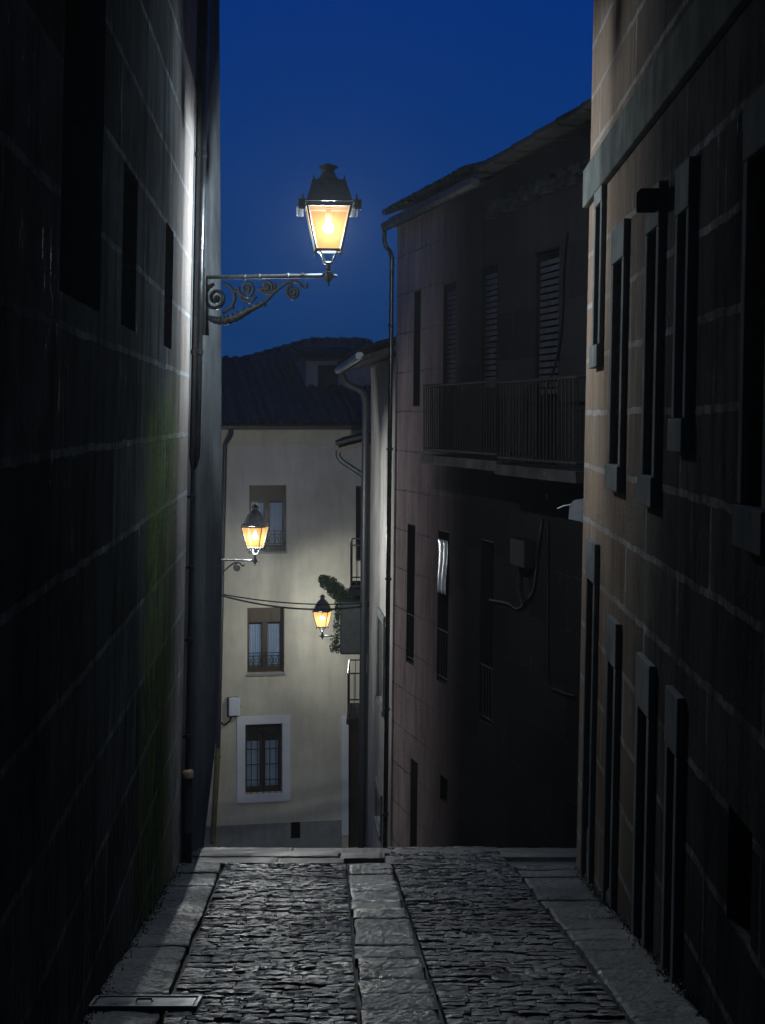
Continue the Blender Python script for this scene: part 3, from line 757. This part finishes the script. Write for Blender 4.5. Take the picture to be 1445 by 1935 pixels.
# ------------------------------------------------------------------ the dark house beyond, street bending left
FA = Frame((2.2, 17.0), (.24, -1), (1, .24), lean=.012, z0=-5)
ua_far = FA.pix(744, 1000)[0]
ua_near = 1.6
def railing(mb, pts, zb, zt, step, r=.008, top=.016):
    """upright bars between two rails along a polyline of (x, y) points"""
    for a, b in zip(pts[:-1], pts[1:]):
        a, b = Vector(a), Vector(b); k = max(2, int((b-a).length/step))
        for i in range(k+1):
            p = a.lerp(b, i/k); mb.tube([(p.x, p.y, zb), (p.x, p.y, zt)], r, 5)
        for z in (zb+.03, zt): mb.tube([(a.x, a.y, z), (b.x, b.y, z)], top, 6)
wA = {}
wA['slit'] = FA.rect(781, 550, 794, 768)
wA['bal1'] = FA.rect(836, 535, 860, 852)
wA['bal2'] = FA.rect(908, 500, 938, 862)
wA['mid1'] = FA.rect(768, 990, 783, 1255)
wA['mid2'] = FA.rect(826, 1002, 847, 1292)
wA['mid3'] = FA.rect(906, 1020, 932, 1370)
wA['door'] = FA.rect(774, 1436, 788, 1640)
wA['vent'] = FA.rect(831, 1468, 845, 1516)
wA['bal3'] = FA.rect(1010, 470, 1055, 890)
t = thing('old_house', 'dark weathered stone house with iron balconies where the street bends left', 'house', (1.2, 21, gz(21)))
houseA = t
zeA = 3.12
mbw = facade(FA, ua_far, ua_near, -12, zeA, [v for k, v in wA.items()], depth=.2, thick=6)
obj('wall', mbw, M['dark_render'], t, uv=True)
ub = FA.pix(925, 330)[0]
for k, h in wA.items():
    if k == 'door': 
        obj('door', MB().box((h[0]+.002, .012, h[2]), (h[1]-.002, .06, h[3]-.002), FA), M['shade_joinery'], t); continue
    w = stone_window(FA, t, *h, None, depth=.2, deep=.004)
    if k in ('mid1', 'mid2', 'mid3'):
        g = MB(); railing(g, [tuple(FA(h[0]-.02, -.02, 0).xy), tuple(FA(h[1]+.02, -.02, 0).xy)], h[2]+.05, h[2]+.75, .12, .008, .01)
        obj('railing', g, M['iron'], w, smooth=True)
    if k == 'mid2':
        c = MB(); rows = 14; cols = 12; zt = FA.pix(837, 1020)[1]; zb = FA.pix(837, 1121)[1]
        vs = []
        for i in range(rows+1):
            for j in range(cols+1):
                uu = h[0]+.06+(h[1]-h[0]-.1)*j/cols; zz = zt+(zb-zt)*i/rows
                vs.append(FA(uu, -.012+.012*math.sin(j*1.3+i*.15)+.010*math.sin(i*.4), zz))
        c.mesh(vs, [(i*(cols+1)+j, i*(cols+1)+j+1, (i+1)*(cols+1)+j+1, (i+1)*(cols+1)+j) for i in range(rows) for j in range(cols)])
        o = obj('reflection_sheet', c, M['reflection_sheet'], w, smooth=True)  # pale sheet standing in for the lamp reflected in the window glass
        sm_ = o.modifiers.new('thick', 'SOLIDIFY'); sm_.thickness = .006
    if k in ('bal1', 'bal2', 'bal3'):
        s = MB(); n_ = 20
        for i in range(n_):
            z = h[2]+.9+(h[3]-h[2]-1.0)*i/n_
            s.box((h[0]+.03, .05, z), (h[1]-.03, .075, z+.055), FA)
        obj('shutter', s, M['shutter'], w)
def balcony(fr, root, u0, u1, z, proj, hgt=.95, step=.11, mat='iron'):
    slab = MB().box((u0, -proj, z-.12), (u1, -.003, z), fr)
    b = obj('balcony', slab, M['black_stone'], root)
    g = MB(); pts = [fr(u0+.03, -.01, z), fr(u0+.03, -proj+.03, z), fr(u1-.03, -proj+.03, z), fr(u1-.03, -.01, z)]
    railing(g, [tuple(p.xy) for p in pts], z+.05, z+hgt, step, .009, .016)
    obj('railing', g, M[mat], b, smooth=True)
    return b
zb1 = FA.pix(860, 862, w=-.3)[1]
u1a, u1b = FA.pix(796, 850, -.5)[0], FA.pix(938, 850, -.5)[0]
balcony(FA, t, u1a, u1b, zb1, .5, mat='old_iron')
u2b = FA.pix(1088, 850, -.56)[0]
balcony(FA, t, u1b+.12, u2b, zb1-.03, .56, mat='old_iron')
# eaves, gutter and tiles
def barrel(mb, A, along, slope, ncol, nrow, pitch=.24, length=.45, jit=.01):
    A = Vector(A); e = Vector(along).normalized(); s_ = Vector(slope).normalized(); nn = e.cross(s_).normalized()
    if nn.z < 0: nn = -nn
    for i in range(ncol):
        for j in range(nrow):
            b = A+e*(i*pitch+random.uniform(-jit, jit))+s_*(j*length*.8)+nn*random.uniform(0, jit)
            for (o_, sg, rr) in ((0, 1, .11), (pitch/2, -1, .10)):
                vs = []
                for (q, ra, lift) in ((0, rr, .03 if sg > 0 else .0), (length, rr*.85, .012 if sg > 0 else .0)):
                    for k in range(6):
                        a = math.pi*k/5
                        vs.append(b+e*(o_+ra*math.cos(a))+s_*q+nn*(sg*ra*.75*math.sin(a)+lift+(.075 if sg < 0 else 0)))
                mb.mesh(vs, [(k, k+1, k+7, k+6) for k in range(5)])
def roof_on(fr, root, u0, u1, ze, over, run, rise, name='roof', pitch=.24):
    a, b = fr(u0, -over, ze), fr(u1, -over, ze); c, d = fr(u1, run, ze+rise), fr(u0, run, ze+rise)
    r = MB(); th = Vector((0, 0, -.10))
    vs = [a, b, c, d, a+th, b+th, c+th, d+th]
    r.mesh(vs, [(0, 1, 2, 3), (4, 5, 6, 7), (0, 1, 5, 4), (1, 2, 6, 5), (2, 3, 7, 6), (3, 0, 4, 7)])
    ro = obj(name, r, M['dark_wood'], root)
    sl = d-a
    tm = MB(); barrel(tm, a+Vector((0, 0, .05))-sl.normalized()*.06, b-a, sl, max(1, int((b-a).length/pitch)), max(2, int(sl.length/.36)), pitch)
    obj('roof_tiles', tm, M['tile'], ro)
    return ro
roofA = roof_on(FA, t, ua_far-.05, ub, zeA+.10, .14, 3.2, 1.1)
g = MB(); ga, gb = ua_far-.1, ub-.02
prof = [(-.25, .02), (-.245, -.06), (-.21, -.10), (-.16, -.10), (-.13, -.05), (-.13, .0)]
vs = [FA(u, w, zeA+z) for u in (ga, gb) for w, z in prof]; n = len(prof)
g.mesh(vs, [(i, i+1, n+i+1, n+i) for i in range(n-1)]+[tuple(range(n)), tuple(range(n, 2*n))])
obj('gutter', g, M['old_zinc'], t)
so = MB().box((ga+.06, -.125, zeA-.04), (gb, -.004, zeA+.0), FA); obj('soffit', so, M['black_stone'], t)
# higher stepped roof on the near half
st = MB(); k = 7; ul = ub
for i in range(k):
    u0_ = ub-.05+(ua_near-ub)*i/k; u1_ = ub+.08+(ua_near-ub)*(i+1)/k
    zz = zeA+.09+.018*i
    st.box((u0_, -.22+.004*i, zz-.02), (u1_, 3, zz+.07), FA)
obj('roof', st, M['tile'], t, bevel=.03)
ru = MB().box((ub+.1, -.05, zeA-.5), (ua_near-.05, -.003, zeA-.36), FA)
for i in range(90):
    u = ub+.1+(ua_near-ub-.4)*random.random(); z = zeA-.50+random.uniform(-.06, .12)
    ru.box((u, -random.uniform(.06, .13), z), (u+random.uniform(.08, .28), -.004, z+random.uniform(.04, .1)), FA)
obj('cornice', ru, M['black_stone'], t, bevel=.012)
# swan neck and downpipe at the far corner
pA = MB(); pts = [FA(ua_far-.08, -.19, zeA-.08), FA(ua_far-.08, -.19, zeA-.26), FA(ua_far-.08, -.16, zeA-.36), FA(ua_far-.09, -.10, zeA-.42), FA(ua_far-.10, -.06, zeA-.52)]
pts = smooth_path(pts, 5)+[FA(ua_far-.10, -.06, z) for z in (1, -1, -3, -5, -7, -9)]
t = thing('downpipe', 'pale metal downpipe running down the far corner of the dark house', 'downpipe', tuple(FA(ua_far-.1, -.06, -9)))
obj('pipe', pA.tube(pts, .038, 10), M['pipe_metal'], t, smooth=True)
for z in (1.5, -.5, -2.6, -4.7, -6.4):
    obj('bracket', MB().lathe([(.042, -.02), (.055, -.018), (.055, .018), (.042, .02)], 10, tuple(FA(ua_far-.10, -.06, z))), M['iron'], t, smooth=True)
# wiring on the dark house
def wire(name, label, pts, r, w=-.03, cat='cable'):
    P = [FA(*((lambda q: (q[0], w, q[1]))(FA.pix(x, y)))) for x, y in pts]
    return tag(obj(name, MB().tube(smooth_path(P, 6), r, 6), M['cable'], None, smooth=True), label, cat)
wire('wall_cable', 'pair of black cables hanging down the dark house beside the brown stone corner', [(1075, 440), (1068, 520), (1066, 600), (1056, 680), (1036, 740), (1030, 790)], .016)
wire('wall_cable', 'black cable sagging across the dark house below its junction box', [(930, 1133), (965, 1140), (982, 1150), (1000, 1135), (1014, 1110), (1022, 1040), (1030, 980)], .016)
wire('wall_cable', 'thin black cable dropping to the right edge of the dark house wall', [(1040, 985), (1040, 1100), (1040, 1220), (1042, 1290), (1060, 1305), (1090, 1315)], .011)
h = FA.rect(984, 1018, 1012, 1070)
t = thing('junction_box', 'black junction box with wires on the dark house wall', 'junction box', tuple(FA(h[0], 0, h[2])))
obj('case', MB().box((h[0], -.14, h[2]), (h[1], -.004, h[3]), FA), M['box_black'], t, bevel=.015)
obj('conduit', MB().tube([FA(h[0]+.1, -.05, h[2]+.01), FA(h[0]+.12, -.05, h[2]-.3), FA(h[0]+.3, -.05, h[2]-.45)], .025, 8), M['cable'], t, smooth=True)

# ------------------------------------------------------------------ two narrow houses further down on the right
FB = Frame((.205, 26.3), (.0738, -1), (1, .0738), lean=.010, z0=-5)
t = thing('narrow_house', 'narrow pale grey house squeezed between the dark house and the balconies', 'house', (.3, 29.5, gz(29)))
ufB = FB.pix(697, 1000)[0]
wB = [FB.rect(716, 1170, 727, 1330), FB.rect(712, 1500, 722, 1560)]
obj('wall', facade(FB, ufB, .35, -13, 1.05, wB, depth=.18, thick=5), M['pale_render'], t)
for h in wB: stone_window(FB, t, *h, 1, depth=.18, lintel=.15, jamb=.1, sill=.1, proj=.05)
roof_on(FB, t, ufB-.2, .3, 1.02, .62, 3.0, 1.15)
gB = MB().tube([FB(ufB-.25, -.68, 1.0), FB(.25, -.66, 1.02)], .07, 8); obj('gutter', gB, M['zinc'], t, smooth=True)
t = thing('downpipe', 'dark downpipe curving from the eaves of the narrow pale house', 'downpipe', tuple(FB(ufB+.4, -.1, -12)))
obj('pipe', MB().tube(smooth_path([FB(ufB+.1, -.62, .95), FB(ufB+.2, -.5, .72), FB(ufB+.35, -.2, .55), FB(ufB+.4, -.12, .3)], 5)+[FB(ufB+.4, -.12, z) for z in (-2, -5, -8, -12)], .075, 10), M['cast_iron'], t, smooth=True)

FC = Frame((-.33, 33.3), (.0, -1), (1, 0), lean=.008, z0=-6)
t = thing('balcony_house', 'slim house end with stacked iron balconies and dark tiled eaves', 'house', (-.2, 36.5, gz(36)))
wC = [(-4.6, -3.4, -3.9, -1.6), (-4.6, -3.4, -6.55, -4.4), (-4.6, -3.4, -9.9, -7.7)]
obj('wall', facade(FC, -6.6, .35, -13.5, -.55, wC, depth=.18, thick=4), M['pale_render'], t)
for h in wC: stone_window(FC, t, *h, None, depth=.18)
roof_on(FC, t, -6.7, .3, -.62, .62, 2.8, .9)
obj('gutter', MB().tube([FC(-6.7, -.68, -.62), FC(.2, -.68, -.62)], .06, 8), M['iron'], t, smooth=True)
obj('gutter_bracket', MB().tube(smooth_path([FC(-.6, -.66, -.68), FC(-.6, -.6, -.9), FC(-.6, -.1, -1.25), FC(-.6, -.05, -1.5)], 5), .06, 8), M['iron'], t, smooth=True)
balcony(FC, t, -3.6, -1.6, -3.78, .42, .98, .12)
balcony(FC, t, -3.6, -1.6, -6.62, .46, 1.0, .12)
pb = MB().box((-3.4, -.62, -5.22), (-1.7, -.004, -4.05), FC); bp = obj('closed_balcony', pb, M['planter'], t, bevel=.05)
obj('panel', MB().box((-3.2, -.18, -4.9), (-1.69, -.10, -4.35), lambda u, w, z: FC(u, w-.0, z)), M['wood'], bp)
# plants on the closed balcony
def leaves(name, label, blobs, nl, size, cat='plant'):
    mb = MB()
    for (c, r, k) in blobs:
        for i in range(int(nl*k)):
            d = Vector((random.gauss(0, 1), random.gauss(0, 1), random.gauss(0, 1))).normalized()*random.random()**.45
            p = Vector(c)+Vector((d.x*r[0], d.y*r[1], d.z*r[2]))
            a = Vector((random.gauss(0, 1), random.gauss(0, 1), random.gauss(0, 1))).normalized()
            b = a.cross(Vector((random.gauss(0, 1), random.gauss(0, 1), random.gauss(0, 1)))).normalized(); s = size*random.uniform(.6, 1.3)
            mb.face([p-a*s, p+b*s*.5, p+a*s, p-b*s*.5])
    return tag(obj(name, mb, M['leaf']), label, cat)
leaves('trailing_plant', 'bushy dark plant leaning out over the small lamp from the balcony', [((-1.22, 36.0, -3.74), (.22, .3, .17), 1.0), ((-1.34, 36.0, -3.66), (.13, .2, .12), .5), ((-1.06, 36.0, -3.90), (.22, .35, .18), 1.2), ((-.90, 36.0, -4.02), (.26, .5, .17), 1.3), ((-.66, 35.9, -4.06), (.34, .7, .15), 1.3), ((-.55, 35.7, -3.88), (.2, .5, .12), .6)], 800, .03)
leaves('hanging_vine', 'thin vine hanging down the side of the closed balcony', [((-1.0, 36.0, -4.3), (.11, .3, .3), .9), ((-1.03, 36.0, -4.75), (.10, .25, .35), .8), ((-1.06, 36.0, -5.2), (.15, .25, .14), .8)], 450, .028)
leaves('potted_plant', 'dark potted plant on the balcony floor beside the railing', [((-.62, 35.8, -3.95), (.2, .5, .2), 1.0)], 420, .03)

# ------------------------------------------------------------------ cream house closing the street
FH = Frame((-3.04, 41.0), (1, .2), (-.2, 1), lean=0, z0=0)
t = thing('cream_house', 'cream plastered house at the end of the street with three curtained windows', 'house', (-2, 41, gz(41)))
hw = [FH.rect(471, 917, 541, 1042), FH.rect(467, 1148, 537, 1272), FH.rect(463, 1368, 533, 1500)]
dr = FH.rect(658, 1364, 700, 1605)
tw = FH.rect(672, 918, 700, 1060)
zE = FH.pix(550, 803)[1]
obj('wall', facade(FH, -4.2, 6.5, -14, zE, hw+[dr, tw], depth=.32, thick=7), M['cream_render'], t)
def cream_window(h, kind):
    u0, u1, z0, z1 = h; d = .28
    f = MB(); g = .07; cu = (u0+u1)/2
    ztop = z1-(z1-z0)*.24
    f.box((u0+.002, d-.06, z0+.002), (u0+g, d, z1-.002), FH); f.box((u1-g, d-.06, z0+.002), (u1-.002, d, z1-.002), FH)
    f.box((u0+g, d-.06, z0+.003), (u1-g, d, z0+.14), FH)
    f.box((cu-.07, d-.07, z0+.141), (cu+.07, d+.002, ztop-.001), FH)
    f.box((u0+g+.001, d-.05, ztop), (u1-g-.001, d-.001, z1-.003), FH)
    w = obj('window', f, M['wood'] if kind != 'bars' else M['dark_wood'], t, bevel=.006)
    obj('room', MB().box((u0-.02, d+.16, z0-.02), (u1+.02, d+.18, z1+.02), FH), M['room_dark'], w)
    for (a, b) in ((u0+g+.002, cu-.072), (cu+.072, u1-g-.002)):
        obj('pane', MB().box((a, d-.025, z0+.142), (b, d-.02, ztop-.002), FH), M['clear_glass'], w)
        c = MB(); nn = 22; vs = []
        for zi, zz in enumerate((z0+.14, (z0+ztop)/2, ztop-.07)):
            for j in range(nn+1):
                k = j/nn; vs.append(FH(a+(b-a)*k, d+.035+.016*math.sin(k*5*2*math.pi+zi*.2), zz+(.018*abs(math.sin(k*6*math.pi)) if zi == 2 else 0)))
        c.mesh(vs, [(r*(nn+1)+j, r*(nn+1)+j+1, (r+1)*(nn+1)+j+1, (r+1)*(nn+1)+j) for r in range(2) for j in range(nn)])
        obj('curtain', c, M['curtain'], w, smooth=True)
    if kind == 'rail':
        r = MB(); za, zb = z0+.12, z0+.52
        for z in (za, za+.08, zb-.08, zb): r.tube([FH(u0+.01, .06, z), FH(u1-.01, .06, z)], .010, 6)
        k = 6
        for i in range(k):
            a, b = u0+(u1-u0)*i/k, u0+(u1-u0)*(i+1)/k; m_ = (a+b)/2
            r.tube(smooth_path([FH(a, .06, za+.08), FH(m_, .06, zb-.14), FH(b, .06, za+.08)], 5), .007, 5)
            r.tube(smooth_path([FH(a, .06, zb-.08), FH(m_, .06, za+.14), FH(b, .06, zb-.08)], 5), .007, 5)
            r.tube([FH(a+.01, .06, za), FH(a+.01, .06, zb)], .007, 5)
        obj('railing', r, M['iron'], w, smooth=True)
        obj('sill', MB().box((u0-.02, -.04, z0-.06), (u1+.02, -.003, z0-.003), FH), M['plinth'], w)
    else:
        r = MB(); k = 6
        for i in range(1, k): r.tube([FH(u0+(u1-u0)*i/k, .03, z0+.002), FH(u0+(u1-u0)*i/k, .03, z1-.002)], .012, 6)
        for q in (.2, .42, .64): r.tube([FH(u0+.002, .03, z0+(z1-z0)*q), FH(u1-.002, .03, z0+(z1-z0)*q)], .012, 6)
        for i in range(k):
            m_ = u0+(u1-u0)*(i+.5)/k; r.tube(smooth_path([FH(m_-.06, .03, z1-.32), FH(m_, .03, z1-.12), FH(m_+.06, .03, z1-.32)], 5), .012, 6)
        obj('grille', r, M['iron'], w, smooth=True)
        b_ = .21; s = MB()
        s.box((u0-b_, -.03, z0-b_), (u0, -.003, z1+b_), FH); s.box((u1, -.03, z0-b_), (u1+b_, -.003, z1+b_), FH)
        s.box((u0+.001, -.029, z1), (u1-.001, -.003, z1+b_-.001), FH); s.box((u0+.001, -.029, z0-b_+.001), (u1-.001, -.003, z0), FH)
        obj('surround', s, M['white_band'], w)
    return w
cream_window(hw[0], 'rail'); cream_window(hw[1], 'rail'); cream_window(hw[2], 'bars')
stone_window(FH, t, *tw, None, depth=.25)
d_ = MB().box((dr[0]-.01, .22, dr[2]), (dr[1]+.01, .27, dr[3]+.01), FH); do = obj('door', d_, M['dark_wood'], t)
s = MB().box((dr[0]-.18, -.03, FH.pix(650, 1578)[1]), (dr[0], -.003, dr[3]+.18), FH); s.box((dr[0]+.001, -.029, dr[3]), (dr[1]+.4, -.003, dr[3]+.179), FH)
obj('surround', s, M['white_band'], do)
zP = FH.pix(500, 1556)[1]
vt = FH.rect(549, 1552, 567, 1584)
pm = MB().box((-4.1, -.04, -14), (vt[0], -.003, zP), FH); pm.box((vt[1], -.04, -14), (dr[0]-.19, -.003, zP), FH); pm.box((vt[0]+.001, -.039, -14), (vt[1]-.001, -.003, vt[2]), FH)
obj('plinth', pm, M['plinth'], t)
obj('vent', MB().box((vt[0]+.004, -.012, vt[2]+.004), (vt[1]-.004, -.003, zP-.004), FH), M['box_black'], t)
zc = FH.pix(550, 842)[1]
obj('cornice', MB().box((-4.1, -.03, zc), (6.4, -.003, zc+.07), FH), M['cream_render'], t, bevel=.01)
roof_on(FH, t, -4.4, 6.6, zE-.02, .5, 5.2, 1.95, pitch=.26)
dm = obj('dormer', MB().box((1.42, 2.3, .25), (4.2, 4.9, 1.62), FH), M['dormer_wall'], t)
dr_ = MB(); ov = .22
vs = [FH(1.42-ov, 2.3-ov, 1.63), FH(4.2+ov, 2.3-ov, 1.63), FH(4.2+ov, 4.9, 2.02), FH(1.42-ov, 4.9, 2.02)]
vs += [v_-Vector((0, 0, .07)) for v_ in vs]
dr_.mesh(vs, [(0, 1, 2, 3), (4, 5, 6, 7), (0, 1, 5, 4), (1, 2, 6, 5), (2, 3, 7, 6), (3, 0, 4, 7)])
barrel(dr_, FH(1.42-ov, 2.3-ov-.05, 1.66), FH(4.2, 0, 0)-FH(1.42, 0, 0), vs[3]-vs[0], 12, 7)
obj('roof', dr_, M['tile'], dm)
w_ = obj('window', MB().box((1.75, 2.27, .85), (2.3, 2.297, 1.45), FH), M['shade_joinery'], dm)
obj('pane', MB().box((1.80, 2.255, .90), (2.25, 2.268, 1.40), FH), M['dark_glass'], w_)
# wall box, its cable, downpipe
h = FH.rect(431, 1317, 452, 1351)
t = thing('meter_box', 'white meter box on the cream wall above the barred window', 'meter box', tuple(FH(h[0], 0, h[2])))
obj('case', MB().box((h[0], -.16, h[2]), (h[1], -.05, h[3]), FH), M['box_white'], t, bevel=.02)
obj('back_plate', MB().box((h[0]-.03, -.049, h[2]-.03), (h[1]-.03, -.003, h[3]), FH), M['box_black'], t)
obj('latch', MB().tube([FH(h[1], -.1, (h[2]+h[3])/2), FH(h[1]+.03, -.1, (h[2]+h[3])/2)], .012, 6), M['box_black'], t)
P = [FH(u, -.06, z) for u, z in [FH.pix(x, y) for x, y in ((436, 1349), (434, 1360), (424, 1368), (416, 1364), (405, 1352))]]
tag(obj('meter_cable', MB().tube(smooth_path(P, 6), .022, 8), M['cable'], smooth=True), 'black cable looping from the white meter box to the left', 'cable')
t = thing('downpipe', 'olive green downpipe at the left end of the cream house', 'downpipe', tuple(FH(FH.pix(404, 1500)[0], -.12, -11)))
uP = FH.pix(411, 1400)[0]; uQ = FH.pix(401, 1585)[0]; zq = FH.pix(404, 1412)[1]; uT = FH.pix(424, 830)[0]
obj('pipe', MB().tube(smooth_path([FH(uT+.12, -.5, zE-.08), FH(uT+.12, -.42, zE-.25), FH(uT, -.14, zE-.5)], 5)+[FH(uP, -.12, zq)], .06, 10), M['cast_iron'], t, smooth=True)
obj('lower_pipe', MB().tube([FH(uP, -.12, zq-.002), FH(uQ, -.12, FH.pix(402, 1588)[1])], .072, 10), M['olive_pipe'], t, smooth=True)
z_ = zq-.22; u_ = uP+(uQ-uP)*.12
obj('collar', MB().lathe([(.07, -.03), (.09, -.025), (.09, .025), (.07, .03)], 10, tuple(FH(u_, -.12, z_))), M['olive_pipe'], t, smooth=True)

# ------------------------------------------------------------------ left house that carries the middle lamp, houses behind, cables
t = thing('side_house', 'dark house wall on the left carrying the middle lamp', 'house', (-4, 24, gz(24)))
FS = Frame((-3.5, 17.2), (0, 1), (-1, 0), lean=0)
obj('wall', facade(FS, 0, 13.6, -12, 3.0, [], thick=5), M['render_grey'], t)
roof_on(FS, t, -.2, 13.7, 3.0, .3, 4, 1.3)
def span(name, label, a, b, sag, r):
    a, b = Vector(a), Vector(b); pts = []
    for i in range(25):
        k = i/24; p = a.lerp(b, k); p.z -= sag*4*k*(1-k); pts.append(p)
    return tag(obj(name, MB().tube(pts, r, 6), M['cable'], smooth=True), label, 'cable', None)
P3 = lambda px, py, y_: Vector(((px-CX)/F*y_, y_, (CY-py)/F*y_))
span('overhead_cable', 'upper of two black cables strung across the street above the small lamp', P3(400, 1119, 30.5), P3(705, 1138, 33), .12, .013)
span('overhead_cable', 'lower, thicker of two black cables strung across the street near the small lamp', P3(400, 1120, 30.45), P3(705, 1143, 33), .19, .018)

def hip_house(name, label, x0, x1, y0, y1, zb, ze, rise, hip0, hip1, mat):
    t = thing(name, label, 'house', ((x0+x1)/2, (y0+y1)/2, gz(y0)))
    obj('wall', MB().box((x0, y0, zb), (x1, y1, ze)), mat, t)
    o = .45; a = [(x0-o, y0-o, ze), (x1+o, y0-o, ze), (x1+o, y1+o, ze), (x0-o, y1+o, ze)]
    ym = (y0+y1)/2; r0, r1 = (x0+hip0, ym, ze+rise), (x1-hip1, ym, ze+rise)
    m = MB(); m.mesh([*a, r0, r1], [(0, 1, 5, 4), (1, 2, 5), (2, 3, 4, 5), (3, 0, 4)])
    # ribs of tiles running down the near slope, and a rough ridge
    A, B = Vector(a[0]), Vector(a[1]); n_ = int((B-A).length/.26)
    for i in range(n_):
        k = (i+.5)/n_; p = A.lerp(B, k)
        tt = min(1, k*(B-A).length/(hip0+o) if hip0 else 1, (1-k)*(B-A).length/(hip1+o) if hip1 else 1)
        q = Vector((p.x, p.y+(ym-(y0-o))*tt, ze+rise*tt))
        m.tube([p+Vector((0, 0, .02)), q+Vector((0, 0, .02))], .085, 6)
    for (s_, e_) in ((r0, r1), (a[0], r0), (a[1], r1)):
        s_, e_ = Vector(s_), Vector(e_); k_ = max(2, int((e_-s_).length/.45))
        for i in range(k_):
            c0 = s_.lerp(e_, i/k_); c1 = s_.lerp(e_, (i+1.08)/k_) if i < k_-1 else e_
            m.tube([c0+Vector((0, 0, .05)), c1+Vector((0, 0, .02))], [.13, .10], 8)
    obj('roof', m, M['tile'], t)
    return t
hh = hip_house('distant_house', 'distant house with a low hipped roof rising behind the cream house', -6.8, .4, 56, 64, -12, 1.35, 1.55, 4.1, 1.0, M['pale_render'])
for (x0, x1, z0, z1) in ((-2.0, -1.3, .1, 1.0), (-.9, -.3, .1, 1.0)):
    w = obj('window', MB().box((x0, 55.95, z0), (x1, 55.997, z1)), M['dark_wood'], hh)
    obj('pane', MB().box((x0+.06, 55.93, z0+.06), (x1-.06, 55.948, z1-.06)), M['dark_glass'], w)

# ------------------------------------------------------------------ moss and weeds along the foot of the walls
mb = MB()
for side in (0, 1):
    for k in range(150):
        y = random.uniform(6.8, 14.2); x = (xl(y)+random.uniform(.0, .06)) if side == 0 else (xr(y)-random.uniform(.0, .06))
        h = random.uniform(.006, .022)
        for q in range(9):
            p = Vector((x+random.gauss(0, .02), y+random.gauss(0, .05), gz(y)+.005)); d = Vector((random.gauss(0, .6), random.gauss(0, .6), 1)).normalized()*h
            w_ = Vector((random.gauss(0, 1), random.gauss(0, 1), 0)).normalized()*.005
            mb.face([p-w_, p+w_, p+d*.7+w_*.8, p+d, p+d*.7-w_*.8])
o = tag(obj('moss', mb, M['leaf']), 'low moss and weeds growing along the foot of both stone walls', 'moss'); o['kind'] = 'stuff'

# ------------------------------------------------------------------ damp night air
m = bpy.data.materials.new('haze'); m.use_nodes = True; t = m.node_tree; t.nodes.clear()
o_ = t.nodes.new('ShaderNodeOutputMaterial'); v = t.nodes.new('ShaderNodeVolumePrincipled')
v.inputs['Color'].default_value = (.9, .95, 1, 1); v.inputs['Density'].default_value = .00055; v.inputs['Anisotropy'].default_value = .7
t.links.new(v.outputs[0], o_.inputs['Volume'])
hz = obj('haze', MB().box((-320, -45, -14), (320, 410, 13)), m); hz['kind'] = 'stuff'
tag(hz, 'thin damp night air that glows softly around the lit lamps', 'haze')
